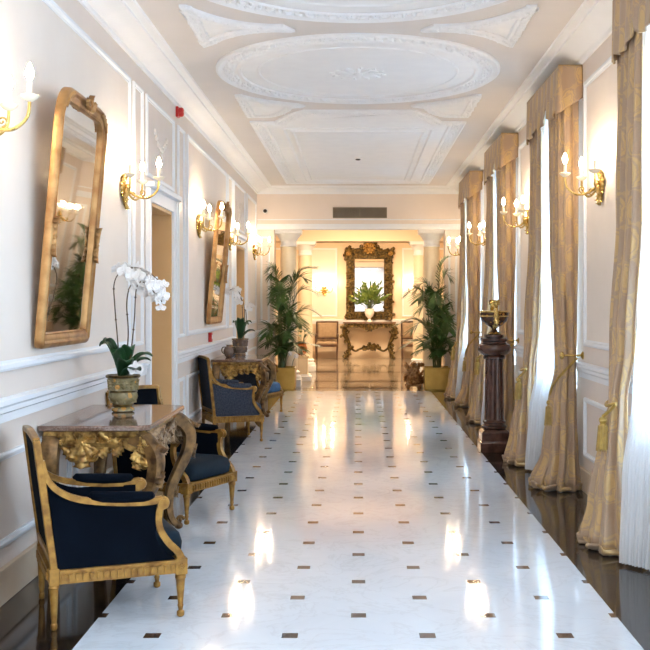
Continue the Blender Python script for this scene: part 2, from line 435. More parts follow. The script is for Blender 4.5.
# doors
for n, (a, c, h) in enumerate(DOORS, 1):
    b = MB()
    b.box(XL-.38, XL+.012, a, a+.03, 0, h); b.box(XL-.38, XL+.012, c-.03, c, 0, h); b.box(XL-.38, XL+.012, a, c, h-.03, h)
    fr = struct(b.build('door_%d' % n, M['ochre'], smooth=False))
    b = MB()
    b.box(XL, XL+.035, a-.13, a, 0, h+.12); b.box(XL, XL+.035, c, c+.13, 0, h+.12); b.box(XL, XL+.035, a, c, h, h+.12)
    b.box(XL+.002, XL+.05, a-.137, a-.10, 0, h+.115); b.box(XL+.002, XL+.05, c+.10, c+.137, 0, h+.115)
    b.box(XL+.001, XL+.09, a-.16, c+.16, h+.12, h+.17)
    b.build('door_casing', M['white'], fr, smooth=False, bevel=.006)
    b = MB(); b.box(XL-.37, XL-.33, a+.03, c-.03, .005, h-.03)
    m_ = (a+c)/2
    for y0_, y1_ in ((a+.10, m_-.07), (m_+.07, c-.10)):
        for z0_, z1_ in ((.15, .95), (1.1, h-.15)):
            b.box(XL-.335, XL-.322, y0_, y1_, z0_, z1_)
    b.build('door_leaf', M['door'], fr, smooth=False, bevel=.006)
    b = MB(); b.lathe([(.022,0),(.022,.008),(.01,.012),(.01,.04),(.025,.05),(.025,.07),(.01,.08)], 12, Matrix.Translation((XL-.33, m_+.04, 1.02)) @ Matrix.Rotation(PI/2, 4, 'Y'))
    b.build('door_handle', M['brass'], fr)

# windows: frame with mullions, glass pane
for n, (a, c) in enumerate(WIN, 1):
    a, c = a+.25, c-.25; x = XR+.14; m_ = (a+c)/2
    b = MB()
    for y_ in (a, c-.06): b.box(x, x+.06, y_, y_+.06, .84, 3.35)
    for y_ in (m_-.05,): b.box(x, x+.06, y_, y_+.1, .84, 3.35)
    for z_ in (.84, 2.45, 3.29): b.box(x, x+.06, a, c, z_, z_+.06)
    fr = struct(b.build('window_%d' % n, M['white'], smooth=False, bevel=.005))
    b = MB(); b.add([(x+.03, a, .84), (x+.03, c, .84), (x+.03, c, 3.35), (x+.03, a, 3.35)], [(0,1,2,3)])
    b.build('pane', M['glass'], fr, smooth=False)

# ---------------------------------------------------------------- ceiling stucco
def outline_ellipse(cx, cy, a, c, n=72): return lambda o: [(cx+(a-o)*math.cos(2*PI*k/n), cy+(c-o)*math.sin(2*PI*k/n)) for k in range(n)]
def offset_poly(P, o):
    n = len(P); out = []
    area = sum(P[i][0]*P[(i+1)%n][1]-P[(i+1)%n][0]*P[i][1] for i in range(n)); sg = 1 if area > 0 else -1
    for i in range(n):
        p0, p1, p2 = V((*P[i-1],)), V((*P[i],)), V((*P[(i+1)%n],))
        a = (p1-p0).normalized(); c = (p2-p1).normalized()
        na, nc = V((-a.y, a.x))*sg, V((-c.y, c.x))*sg
        m_ = (na+nc); m_ = m_.normalized() if m_.length > 1e-6 else na
        k = min(1/max(m_.dot(na), .35), 2.2)
        q = p1 + m_*o*k; out.append((q.x, q.y))
    return out
def relief(ol, band, name, mat_field=None, beads=True, step=.085):
    b = MB(); prof = [(0,0),(0,.02),(.02,.032),(.045,.02),(.06,.012),(band-.05,.012),(band-.035,.026),(band-.01,.03),(band,.014)]
    b.loops([[(p[0], p[1], HC-h) for p in ol(o)] for o, h in prof], True)
    P = ol(band); b.add([(p[0], p[1], HC-.012) for p in P], [tuple(range(len(P)))])
    if beads:
        Q = [V(p) for p in ol(band*.5)]; Q.append(Q[0]); carry = 0
        for i in range(len(Q)-1):
            d = Q[i+1]-Q[i]; L = d.length; t = carry
            while t < L:
                p = Q[i]+d*(t/L); a = math.atan2(d.y, d.x)
                Mx = Matrix.Translation((p.x, p.y, HC-.014)) @ rotz(a + rnd(-.5, .5))
                b.ball((0, rnd(-.02,.02), 0), (.040, .016+rnd(0,.012), .024), 6, 4, Mx)
                b.ball((.03, .035, 0), (.018,.018,.020), 6, 4, Mx); b.ball((-.02, -.038, 0), (.022,.014,.02), 6, 4, Mx)
                t += step
            carry = t - L
    return struct(b.build(name, mat_field or M['stucco_plain'], angle=30))
for n, cy in enumerate((3.4, 6.74, 10.08)):
    relief(outline_ellipse(0, cy, 1.33, 1.47), .24, 'trim_ceiling_oval')
    b = MB(); ol = outline_ellipse(0, cy, .95, 1.06)
    b.loops([[(p[0], p[1], HC-h) for p in ol(o)] for o, h in ((0,.012),(.005,.02),(.02,.022),(.03,.012))], True)
    for k in range(12):
        a = 2*PI*k/12; Mx = Matrix.Translation((0, cy, HC-.014)) @ rotz(a); b.ball((.13, 0, 0), (.09, .03, .016), 8, 5, Mx)
        b.ball((.24, .03, 0), (.03, .02, .012), 6, 4, Mx)
    b.ball((0, cy, HC-.014), (.05,.05,.03), 10, 6)
    struct(b.build('trim_ceiling_rosette', M['stucco_plain'], angle=30))
def arc3(a, m_, c, n=10):   # quadratic through the middle
    a, m_, c = V(a), V(m_), V(c); k = 2*m_-.5*(a+c)
    return [tuple(a*(1-t)**2 + k*2*t*(1-t) + c*t*t) for t in [i/n for i in range(n)]]
for cy in (5.07, 8.41):
    for s in (-1, 1):
        P = [(s*1.31, cy-.62)] + arc3((s*1.26, cy-.62), (s*.92, cy-.17), (s*.5, cy-.10))+ arc3((s*.5, cy+.10), (s*.92, cy+.17), (s*1.26, cy+.62)) + [(s*1.31, cy+.62)]
        relief(lambda o, P=P: offset_poly(P, o), .11, 'trim_ceiling_spandrel', M['stucco'], True, .07)
for s in (-1, 1):
    P = [(s*1.29, 11.13)] + arc3((s*1.22, 11.13), (s*.95, 11.45), (s*.58, 11.66)) + [(s*.58, 11.74)] + arc3((s*.72, 11.82), (s*.85, 12.2), (s*1.05, 12.42)) + [(s*1.29, 12.42)]
    relief(lambda o, P=P: offset_poly(P, o), .10, 'trim_ceiling_spandrel', M['stucco'], True, .07)
P = [(-1.30, 19.3), (-1.30, 12.78)] + arc3((-1.0, 12.78), (-.86, 12.42), (-.66, 12.05), 8) + [(-.62, 12.02), (.62, 12.02)] + arc3((.66, 12.05), (.86, 12.42), (1.0, 12.78), 8) + [(1.0, 12.78), (1.30, 12.78), (1.30, 19.3)]
relief(lambda o, P=P: offset_poly(P, o), .20, 'trim_ceiling_panel')
b = MB()
for q in ([(-.85, 18.8), (-.85, 13.4), (.85, 13.4), (.85, 18.8)], [(-.95, 18.95), (-.95, 13.2), (.95, 13.2), (.95, 18.95)]):
    b.loops([[(p[0], p[1], HC-h) for p in offset_poly(q, o)] for o, h in ((0,.012),(.01,.03),(.03,.032),(.045,.012))], True)
struct(b.build('trim_ceiling_panel_frame', M['stucco_plain'], angle=30))

# overdoor plaster garland
for yc in (10.26, 17.05):
    b = MB()
    for k in range(9):
        t = (k-4)/4; b.ball((XL+.008, yc+t*.3, 3.2-.06*(1-t*t)*2+rnd(-.01,.01)), (.016, .04, .03), 6, 4)
    for k in range(6): b.ball((XL+.008, yc+rnd(-.05,.05), 3.02-.03*k), (.016, .035, .025), 6, 4)
    struct(b.build('trim_overdoor_garland', M['panel']))
# ---------------------------------------------------------------- carved ornament shapes
def frame_from(o, d, n):
    d = V(d).normalized(); n = V(n); n = (n - d*n.dot(d)).normalized(); s = d.cross(n)
    return Matrix(((s.x, d.x, n.x, o[0]), (s.y, d.y, n.y, o[1]), (s.z, d.z, n.z, o[2]), (0,0,0,1)))
def acanthus(b, o, d, n, L=.12, w=.06, curl=.6, lobes=4):
    """leaf from o growing along d on a surface with normal n, tip curling off it"""
    Mx = frame_from(o, d, n)
    def fn(u, v):
        a = u*2-1; wid = w*.5*(math.sin(PI*min(v*.92+.08,1))**.6)*(1+.28*math.cos(2*PI*lobes*v)); wid = max(wid, .002)
        y = L*math.sin(v*(1+curl*.5))/math.sin(1+curl*.5)*(1 if v < .8 else 1-(v-.8)*curl)
        z = .25*w*(1-a*a) + curl*L*.35*v*v - .1*w*abs(math.sin(2*PI*lobes*v))*abs(a) + .004
        return (a*wid, y, z)
    b.grid(fn, 6, 12, M=Mx)
    b.grid(lambda u, v: (lambda p: (p[0], p[1], -.003 if 0 else p[2]-.010))(fn(1-u, v)), 6, 12, M=Mx)
def scroll(b, o, ax, ay, r=.05, th=.014, turns=1.25, start=0, n=22):
    ax, ay = V(ax), V(ay); P = []
    for i in range(n+1):
        t = i/n; a = start + t*turns*2*PI; rr = r*(1-.82*t); P.append(V(o) + ax*math.cos(a)*rr + ay*math.sin(a)*rr)
    b.tube(P, taper(th, th*.55, n+1), 7)
    b.ball(P[-1], th*1.1, 8, 5)
def rosette(b, o, n, r=.04, k=7):
    Mx = frame_from(o, V(n).orthogonal(), n)
    for i in range(k):
        a = 2*PI*i/k; b.ball((math.cos(a)*r*.6, math.sin(a)*r*.6, 0), (r*.36, r*.36, r*.28), 7, 5, Mx)
    b.ball((0,0,r*.1), (r*.32,r*.32,r*.4), 8, 5, Mx)

# ---------------------------------------------------------------- armchairs (seat faces +x)
def make_armchair(label, fab, seatfab, loc, rz, group):
    t = thing('armchair', label, 'armchair', loc, rz, group); t.scale = (1, 1, .965)
    G = M['chairgilt']
    for sx, sy in ((1,-1),(1,1),(-1,-1),(-1,1)):
        b = MB(); x, y = (.29 if sx > 0 else -.335), sy*.30
        if sx > 0:
            prof = [(.012,0),(.02,.008),(.02,.028),(.011,.035),(.013,.05),(.016,.06),(.013,.068),(.024,.20),(.028,.205),(.028,.22),(.021,.228)]
            b.lathe(prof, 14, c=(x, y, 0)); b.box(x-.03, x+.03, y-.03, y+.03, .228, .312)
            rosette(b, (x+.03, y, .27), (1,0,0), .02); rosette(b, (x, y+sy*.03, .27), (0,sy,0), .02)
        else:
            b.lathe([(.012,0),(.016,.01),(.016,.03),(.012,.036),(.015,.06),(.022,.21),(.027,.215),(.022,.228)], 14, c=(x, y, 0)); b.box(x-.024, x+.024, y-.024, y+.024, .228, .312)
        b.build('leg', G, t, bevel=.002)
        if sx > 0:
            w = b  # caster under the front legs
    # seat rail with a row of flutes
    b = MB()
    for sy in (-1, 1):
        b.box(-.31, .26, sy*.30-.024, sy*.30+.024, .235, .30); b.box(-.31, .26, sy*.30-.029, sy*.30+.029, .292, .306)
        for k in range(17):
            x = -.29+.535*k/16; b.box(x-.010, x+.010, sy*.326-.008, sy*.326+.008, .246, .284)
    for sx in (-1, 1):
        q = .29 if sx > 0 else -.335; b.box(q-.024, q+.024, -.27, .27, .235, .30); b.box(q-.029, q+.029, -.27, .27, .292, .306)
        for k in range(17):
            y = -.25+.5*k/16; b.box(q+sx*.026-.008, q+sx*.026+.008, y-.010, y+.009, .246, .286)
    b.build('seat_frame', G, t, smooth=False)
    # cushion
    b = MB(); L = []
    for z, o in ((.306,.03),(.32,.005),(.38,0),(.425,.012),(.447,.05),(.458,.12),(.462,.2)):
        x0, x1, y0, y1 = -.29+o, .315-o, -.272+o, .272-o; r = .05
        pl = []
        for cx, cy, a0 in ((x1-r,y1-r,0),(x0+r,y1-r,PI/2),(x0+r,y0+r,PI),(x1-r,y0+r,1.5*PI)):
            for q in range(4): pl.append((cx+r*math.cos(a0+q*PI/6), cy+r*math.sin(a0+q*PI/6), z))
        L.append(pl)
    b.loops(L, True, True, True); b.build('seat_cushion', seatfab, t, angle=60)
    # back: leans, slightly arched crest
    bx = lambda z: -.335 - .085*max(0, (z-.30))/.68
    def post(sy): return [(bx(z), sy*(.30 if z < .9 else .30), z) for z in (.30,.45,.6,.75,.9,.965)]
    sq = [(-1,-1),(1,-1),(1,1),(-1,1)]
    b = MB()
    for sy in (-1, 1):
        b.tube(post(sy), .018, prof=sq, ref=(0,1,0))
    arch = [(bx(.962+.014*math.sin(PI*k/12)), -.30+.6*k/12, .962+.014*math.sin(PI*k/12)) for k in range(13)]
    b.tube(arch, .017, prof=[(-.9,-1),(.9,-1),(.9,1),(-.9,1)], ref=(0,0,1))
    b.tube([(bx(.36), -.29, .36), (bx(.36), .29, .36)], .018, prof=sq, ref=(0,0,1))
    b.build('backrest_frame', G, t, bevel=.005)
    for nm, s in (('backrest', 1), ('back_panel', -1)):
        b = MB()
        def fn(u, v, s=s):
            y = -.278+.556*u; z = .38+(.95-.38+.012*math.sin(PI*u))*v
            puff = (.035 if s > 0 else .010)*(math.sin(PI*u)*math.sin(PI*v))**.45
            return (bx(z) + s*(.006+puff), y, z)
        b.grid(fn, 14, 14); b.build(nm, fab, t, angle=80)
    for sy in (-1, 1):
        # arm frame: sweeps down from the back, out to a scroll, then curves down to the front leg block
        y = sy*.30; b = MB()
        P = spline([(bx(.86)+.012, y, .86), (bx(.78)+.025, y, .775), (-.315, y, .705), (-.215, y, .655), (-.05, y, .628), (.10, y*1.02, .62), (.195, y*1.03, .628)], 6)
        b.tube(P, taper(.014, .017, len(P)), prof=[(-1,-1.1),(1,-1.1),(1,1.1),(-1,1.1)], ref=(0,0,1))
        scroll(b, (.195, y*1.03, .603), (0,0,1), (1,0,0), .028, .017, 1.1)
        b.tube([(.195, y*1.03-.024, .605), (.195, y*1.03+.024, .605)], .027, 14)
        Q = spline([(.185, y*1.03, .60), (.175, y*1.02, .54), (.185, y, .47), (.225, y, .40), (.275, y, .345), (.292, y, .305)], 6)
        b.tube(Q, taper(.015, .019, len(Q)), prof=[(-1,-1.1),(1,-1.1),(1,1.1),(-1,1.1)], ref=(1,0,0))
        b.build('arm_frame', G, t, bevel=.004)
        b = MB(); b.tube([(-.17, y, .662), (-.155, y, .668), (-.10, y*1.01, .658), (0, y*1.01, .65), (.10, y*1.02, .646), (.145, y*1.02, .648), (.155, y*1.02, .644)],
                         [.012,.024,.03,.032,.03,.024,.010], 12); b.build('armrest_pad', fab, t)
        for o in (.012, -.012):
            b = MB()
            def fn(u, v, o=o):
                x0 = bx(.33+.3*v)+.02; zt = .70-.075*min(1, u/.35) if u < .35 else .625
                z = .30 + (zt-.015-.30)*v
                e = .275 - .115*math.sin(PI*min(1, v*1.02))**.8 if v < .62 else .275-.115*math.sin(PI*.632)**.8 - .0*(v-.62)
                x = x0 + (e-x0)*u
                return (x, y + o + (1 if o > 0 else -1)*.006*math.sin(PI*u)*math.sin(PI*v), z)
            b.grid(fn, 10, 10); b.build('side_panel', fab, t, angle=80)
    return t
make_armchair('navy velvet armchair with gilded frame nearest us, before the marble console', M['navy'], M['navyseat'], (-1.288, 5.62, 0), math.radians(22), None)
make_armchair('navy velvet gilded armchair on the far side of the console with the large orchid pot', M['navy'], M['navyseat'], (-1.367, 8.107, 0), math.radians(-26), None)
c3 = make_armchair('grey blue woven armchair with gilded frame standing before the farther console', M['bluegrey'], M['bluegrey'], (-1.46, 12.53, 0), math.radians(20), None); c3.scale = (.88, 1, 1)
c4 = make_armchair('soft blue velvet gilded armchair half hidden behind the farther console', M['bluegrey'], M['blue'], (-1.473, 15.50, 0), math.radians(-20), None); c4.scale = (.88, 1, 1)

# ---------------------------------------------------------------- carved console tables against the left wall (front faces +x)
def make_console(label, loc, W, group):
    t = thing('console_table', label, 'console table', loc, 0, group)
    D = .655; h = .874; hw = W/2
    def topshape(o):
        P = []
        x1, y1 = D-o, hw-o
        for s in (-1, 1):
            pts = [(0+o*0, s*y1), (x1-.09, s*y1), (x1-.06, s*(y1-.012)), (x1, s*(y1-.05))] 
            P += pts if s < 0 else pts[::-1]
        return P
    b = MB(); b.loops([[(x, y, z) for x, y in topshape(o)] for o, z in ((.012,h-.035),(.0,h-.028),(0,h-.010),(.008,h))], True, True, True)
    b.build('marble_top', M['topmarble'], t, angle=25)
    b = MB()
    def apron_z(u): return h-.035-.085 - .05*abs(math.cos(2*PI*u))**1.5
    # front and side aprons: shaped lower edge, moulding along the top
    for kind in ('front', 'a', 'b'):
        n = 28; T = .03; L = []
        for i in range(n+1):
            u = i/n; zl = apron_z(u)
            if kind == 'front': f = lambda d, z: (D-.06-d, -hw+.06+u*(W-.12), z)
            else:
                s = -1 if kind == 'a' else 1; f = lambda d, z, s=s: (.02+u*(D-.09), s*(hw-.06-d), z)
            L.append([f(0,zl), f(0,h-.08), f(-.018,h-.075), f(-.025,h-.06), f(-.022,h-.035), f(T,h-.035), f(T,zl)])
        b.loops(L, True, True, True)
    b.build('apron', M['gilt'], t, angle=35)
    # carved ornament on the aprons
    zc = h-.115
    def swag(P, nrm, along, m):
        n = len(P); b = MB()
        for i, p in enumerate(P):
            for q in range(2):
                acanthus(b, V(p)+V((0,0,-.025*q)), V(along)*(1 if i < n/2 else -1)*rnd(.3,.9)+V((0,0,-.8 if (i+q)%2 else .35)), nrm, .09+rnd(-.015,.02), .062, .6)
            if i % 2 == 0: rosette(b, V(p)+V(nrm)*.014, nrm, .026)
        b.tube([V(P[0])-V(nrm)*.006, V(P[-1])-V(nrm)*.006], .03, 6)
        b.build('carved_swag', m, t, angle=50)
    ys = [-hw+.16+k*(W-.32)/13 for k in range(14)]
    swag([(D-.055, y, zc+rnd(-.025,.02)) for y in ys], (1,0,0), (0,1,0), M['giltpale'])  # front carving takes the gilt with window light painted in
    for s in (-1, 1):
        xs = [.13+k*(D-.30)/5 for k in range(6)]
        swag([(x, s*(hw-.055), zc+rnd(-.02,.02)) for x in xs], (0,s,0), (1,0,0), M['gilt'])
        b = MB(); b.tube([(.03, s*(hw-.05), h-.062), (D-.08, s*(hw-.05), h-.062)], .008, 6)
        for k in range(9): b.ball((.05+k*(D-.16)/8, s*(hw-.045), h-.062), (.02,.012,.012), 7, 5)
        b.build('bead_moulding', M['gilt'], t)
        for q, x in ((1, D*.47), (-1, D*.28)):
            b = MB(); scroll(b, (x, s*(hw-.06), h-.18), (q,0,0), (0,0,1), .05, .014, 1.2, PI/2); b.build('hanging_scroll', M['gilt'], t)
        b = MB(); acanthus(b, (D*.375, s*(hw-.055), h-.12), (0,0,-1), (0,s,0), .15, .11, .5); acanthus(b, (D*.375, s*(hw-.05), h-.10), (.7,0,-1), (0,s,0), .12, .07, .5); acanthus(b, (D*.375, s*(hw-.05), h-.10), (-.7,0,-1), (0,s,0), .12, .07, .5)
        b.build('hanging_leaf', M['gilt'], t, angle=50)
    b = MB(); b.tube([(D-.05, -hw+.10, h-.062), (D-.05, hw-.10, h-.062)], .008, 6)
    for k in range(15): b.ball((D-.045, -hw+.12+k*(W-.24)/14, h-.062), (.012,.022,.012), 7, 5)
    b.build('bead_moulding', M['giltpale'], t)
    b = MB()
    for k in range(9):
        a = PI*(k+.5)/9; acanthus(b, (D-.05, 0, h-.13), (0, math.cos(a), -math.sin(a)), (1,0,0), .15, .05, .45)
    rosette(b, (D-.04, 0, h-.12), (1,0,0), .04)
    b.build('carved_shell', M['giltpale'], t, angle=50)
    # corner clusters; the far one has window light painted into paler gilding
    for s in (-1, 1):
        b = MB(); n0 = V((.75, s*.66, 0)).normalized(); c0 = V((D-.075, s*(hw-.075), h-.05))
        for k in range(18):
            a = rnd(-1.0, 1.0); n_ = (V((1,0,0))*math.cos(a*.8+.75) + V((0,s,0))*math.sin(a*.8+.75)).normalized()
            o = c0 + n_*.035 + V((0,0,-rnd(.0,.14))); side = n_.cross(V((0,0,1)))
            acanthus(b, o, V((0,0,-1))+side*rnd(-1,1), n_, rnd(.07,.12), rnd(.045,.065), .75)
        for k in range(5): rosette(b, c0+n0*.055+V((rnd(-.04,.04), rnd(-.04,.04), -.03-.03*k)), n0, .024)
        scroll(b, c0+n0*.05+V((0,0,-.17)), n0, (0,0,1), .05, .016, 1.3, PI/2)
        b.build('corner_carving', M['gilt'] if s < 0 else M['giltpale'], t, angle=50)
    # S-scroll legs
    for sx in (1, 0):
        for s in (-1, 1):
            if sx: d0 = V((.85, s*.35, 0)); c0 = V((D-.11, s*(hw-.105), 0))
            else: d0 = V((.0, s*.45, 0)); c0 = V((.06, s*(hw-.11), 0))
            K = [(.0,.80),(.10,.765),(.165,.68),(.155,.56),(.09,.43),(.03,.31),(.01,.20),(.02,.11),(.05,.055),(.085,.03)]
            P = spline([c0 + d0*k + V((0,0,z)) for k, z in K], 6)
            n = len(P); R = [lerp(.056,.024,min(1,i/n*1.2)) for i in range(n)]
            b = MB(); sd = V((0,0,1)).cross(d0).normalized()
            b.tube(P, R, prof=[(-1,-.7),(-.4,-1),(.4,-1),(1,-.7),(1,.7),(.4,1),(-.4,1),(-1,.7)], ref=sd)
            e = P[-1]; b.ball((e.x, e.y, .026), (.032,.032,.026), 10, 6); scroll(b, e+d0*.01+V((0,0,.035)), d0.normalized(), (0,0,1), .03, .012, 1.1, 0)
            if sx:
                for k, (i0, L_) in enumerate(((4,.14),(16,.11),(30,.09))):
                    p = P[i0]; acanthus(b, p+d0.normalized()*R[i0], P[i0+4]-P[i0], d0, L_, .07, .4)
                scroll(b, P[14]-d0.normalized()*.05, -d0.normalized(), (0,0,1), .04, .012, 1.2, PI/2)
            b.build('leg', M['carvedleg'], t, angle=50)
    return t
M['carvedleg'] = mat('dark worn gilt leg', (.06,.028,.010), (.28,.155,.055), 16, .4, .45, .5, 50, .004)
make_console('carved gilt console table with brown marble top holding the big orchid, between navy armchairs', (XL+.012, 6.965, 0), 1.33, 'marble topped gilt consoles')
make_console('farther carved gilt console table with marble top, behind the grey blue armchair', (XL+.012, 14.35, 0), 1.30, 'marble topped gilt consoles')
# ---------------------------------------------------------------- leaning wall mirrors on the left
def rr(W, H, rt, rb, o=0, n=8):
    """outline of a rectangle (y,z) with rounded corners, inset by o; origin at bottom centre"""
    P = []
    for cy, cz, a0, r in ((W/2-rb, rb, -PI/2, rb), (W/2-rt, H-rt, 0, rt), (-W/2+rt, H-rt, PI/2, rt), (-W/2+rb, rb, PI, rb)):
        q = max(r-o, .004) ; k = o if r-o >= .004 else r-.004
        for i in range(n+1):
            a = a0 + PI/2*i/n
            y = cy + q*math.cos(a); z = cz + q*math.sin(a)
            ex = o-k
            y -= math.copysign(ex, cy); z -= math.copysign(ex, 1 if cz > H/2 else -1)
            P.append((y, z))
    return P
def make_mirror(label, y, W=1.10, H=1.56):
    t = thing('wall_mirror', label, 'mirror', (XL+.028, y, 1.335), 0, 'gilt leaning mirrors'); t.rotation_euler = (0, .088, 0)
    prof = [(0,-.005),(0,.03),(.012,.042),(.03,.048),(.045,.036),(.058,.039),(.07,.034),(.078,.028),(.086,.031),(.092,.018),(.095,.004)]
    b = MB(); b.loops([[(h, q[0], q[1]) for q in rr(W, H, .21, .05, o)] for o, h in prof], True)
    P = rr(W, H, .21, .05, 0); b.add([(-.005, q[0], q[1]) for q in P], [tuple(reversed(range(len(P))))])
    b.build('mirror_frame', M['giltframe'], t, angle=50)
    P = rr(W, H, .21, .05, .09); b = MB(); b.add([(.012, q[0], q[1]) for q in P], [tuple(range(len(P)))])
    b.build('mirror_glass', M['mirror'], t, smooth=False)
    G = M['giltframe']; b = MB()
    for s in (-1, 1):
        for k in range(4): acanthus(b, (.05, s*.012, H-.05+.005*k), (0, s*(.9), .35-.3*k), (1,0,0), .10-.012*k, .04, .4)
    rosette(b, (.056, 0, H-.045), (1,0,0), .035); acanthus(b, (.052, 0, H-.05), (0,0,1), (1,0,0), .08, .06, .4)
    b.build('carved_crest', G, t, angle=50)
    for s in (-1, 1):
        b = MB()
        for z in (.64, .68): acanthus(b, (.045, s*(W/2-.045), z), (0, rnd(-.2,.2), 1 if z > .65 else -1), (1,0,0), .11, .055, .4)
        rosette(b, (.05, s*(W/2-.045), .66), (1,0,0), .028); b.build('side_carving', G, t, angle=50)
        b = MB()
        for k in range(4):
            a = .45+.24*k; acanthus(b, (.044, s*(W/2-.21+.165*math.cos(a)), H-.21+.165*math.sin(a)), (0, -s*math.sin(a), math.cos(a)), (1,0,0), .07, .032, .2)
        b.build('corner_carving', G, t, angle=50)
make_mirror('tall leaning gilt mirror above the console with the large orchid pot', 6.72)
make_mirror('smaller looking gilt leaning mirror between wall lights above the farther console', 13.75, 1.2)

# ---------------------------------------------------------------- candle sconces, three arms
def make_sconce(label, loc, rz):
    t = thing('wall_sconce', label, 'wall light', loc, rz, 'three armed candle sconces')
    b = MB()
    b.lathe([(.055,0),(.055,.008),(.04,.018),(.02,.026),(.012,.05)], 16, Matrix.Rotation(PI/2, 4, 'Y'))
    for a in (0, 2.1, 4.2, 1.05, 3.14, 5.25):
        acanthus(b, (.012, .02*math.cos(a), .02*math.sin(a)), (0, math.cos(a), math.sin(a)), (1,0,0), .10, .06, .6)
    for k in range(3): acanthus(b, (.02, 0, -.04-.02*k), (0, .5*(k-1), -1), (1,0,0), .11, .05, .7)
    b.ball((.05,0,0), .028, 12, 8); b.ball((.04,0,-.10), (.014,.014,.022), 8, 6); b.ball((.03,0,-.14), (.008,.008,.016), 8, 6)
    b.build('backplate', M['brass'], t)
    for ax, ay in ((.30, 0), (.12, .24), (.12, -.24)):
        d = V((ax, ay, 0)); b = MB()
        P = spline([(.04,0,-.01), V((.04,0,0))*.6+d*.3+V((0,0,-.07)), d*.7+V((0,0,-.085)), d*.95+V((0,0,-.03)), d+V((0,0,.055))], 6)
        b.tube(P, taper(.011,.008,len(P)), 8)
        scroll(b, d*.55+V((0,0,-.045)), d.normalized(), (0,0,1), .028, .006, 1.2, -PI/2)
        arm = b.build('arm', M['brass'], t)
        b = MB(); b.lathe([(.008,.05),(.02,.055),(.038,.068),(.047,.082),(.044,.084),(.034,.076),(.012,.072)], 18, c=(ax, ay, 0)); b.build('drip_pan', M['crystal'], arm)
        b = MB(); b.lathe([(.013,.07),(.013,.155),(.006,.158)], 12, c=(ax, ay, 0)); b.build('candle', M['candle'], arm)
        b = MB(); b.lathe([(.006,.157),(.017,.172),(.020,.19),(.014,.215),(.005,.235),(.001,.242)], 12, c=(ax, ay, 0)); b.build('bulb', M['bulb'], arm)
    return t
s0 = make_sconce('candle sconce on the left wall nearest us, cut by the photo edge', (XL, 5.2, 2.53), 0)
LSC = [(8.57, 2.53, 'candle sconce between the big leaning mirror and the first doorway'), (12.55, 2.54, 'candle sconce just before the farther leaning mirror'),
       (15.55, 2.54, 'candle sconce between the farther mirror and the second doorway'), (19.25, 2.55, 'last candle sconce on the left wall beside the end corner')]
for y, z, l in LSC: dup(s0, l, (XL, y, z), 0)
dup(s0, 'unseen candle sconce added on the left wall to light the entrance end', (XL, .6, 2.53), 0)  # unseen sconce, added only to light the hall
RSC = [(8.40, 'candle sconce on the right wall between the nearest curtain and the next window'), (11.95, 'candle sconce on the right wall above the dark urn pedestal'),
       (15.62, 'candle sconce on the right wall tucked between the two farthest windows'), (19.15, 'last candle sconce on the right wall, above the right palm')]
for y, l in RSC: dup(s0, l, (XR, y, 2.54), PI)
dup(s0, 'unseen candle sconce on the right wall, added as light near the entrance end', (XR, 4.6, 2.54), PI)  # another unseen sconce, put in for its light alone
dup(s0, 'candle sconce on the lobby back wall left of the dark gilt mirror', (-.98, YB-.005, 1.98), -PI/2)
dup(s0, 'candle sconce on the lobby back wall right of the dark gilt mirror', (1.70, YB-.005, 1.98), -PI/2)

# ---------------------------------------------------------------- window dressing on the right
def levels_fn(LV):
    """LV: list of (z, [(x,y)...], pleat amplitude, pleats); returns f(u,v)->point, v from top to bottom"""
    def at(k, u):
        P = LV[k][1]; n = len(P)-1; d = [0]
        for i in range(n): d.append(d[-1]+math.hypot(P[i+1][0]-P[i][0], P[i+1][1]-P[i][1]))
        w = u*d[-1]; i = 0
        while i < n-1 and d[i+1] < w: i += 1
        f = (w-d[i])/max(d[i+1]-d[i], 1e-6); dx, dy = P[i+1][0]-P[i][0], P[i+1][1]-P[i][1]; L = max(math.hypot(dx, dy), 1e-6)
        return (P[i][0]+dx*f, P[i][1]+dy*f, dy/L, -dx/L, d[-1])
    zt, zb = LV[0][0], LV[-1][0]
    def f(u, v):
        z = zt+(zb-zt)*v; k = 0
        while k < len(LV)-2 and LV[k+1][0] > z: k += 1
        t = (LV[k][0]-z)/(LV[k][0]-LV[k+1][0]); t = max(0, min(1, t)); ts = t*t*(3-2*t)
        a, c = at(k, u), at(k+1, u); amp = lerp(LV[k][2], LV[k+1][2], ts); n = LV[0][3]
        ph = 2*PI*n*u + .6*math.sin(z*1.3+u*4); w = amp*(math.sin(ph)+.35*math.sin(2.3*ph+z))
        return (lerp(a[0],c[0],ts)+lerp(a[2],c[2],ts)*w, lerp(a[1],c[1],ts)+lerp(a[3],c[3],ts)*w, z)
    return f
def make_curtain(label, LV, width, grp):
    b = MB(); f = levels_fn(LV); zt, zb = LV[0][0], LV[-1][0]
    b.grid(f, 84, 60, lambda u, v: (u*width, (zt+(zb-zt)*v)))
    # soft fold lying on the floor
    def hem(u, v):
        p = f(u, 1); q = f(u, .985); r = .035
        cx = sum(f(k/8,1)[0] for k in range(9))/9; cy = sum(f(k/8,1)[1] for k in range(9))/9
        d = V((p[0]-cx, p[1]-cy)); d = d.normalized() if d.length > 1e-5 else V((1,0)); a = v*PI
        if p[0] > XR-.05: d = V((0, d.y))
        k = r*(1+.5*math.sin(u*37))
        return (min(p[0]+d.x*k*math.sin(a), XR-.012), p[1]+d.y*k*math.sin(a), p[2]*(.5+.5*math.cos(a))+.006+.022*math.sin(a)*(1+math.sin(u*23)))
    b.grid(hem, 84, 8, lambda u, v: (u*width, zb-v*.12))
    o = b.build('curtain', M['curtain'], angle=180, solid=.006)
    return tag(o, label, 'curtain', grp)
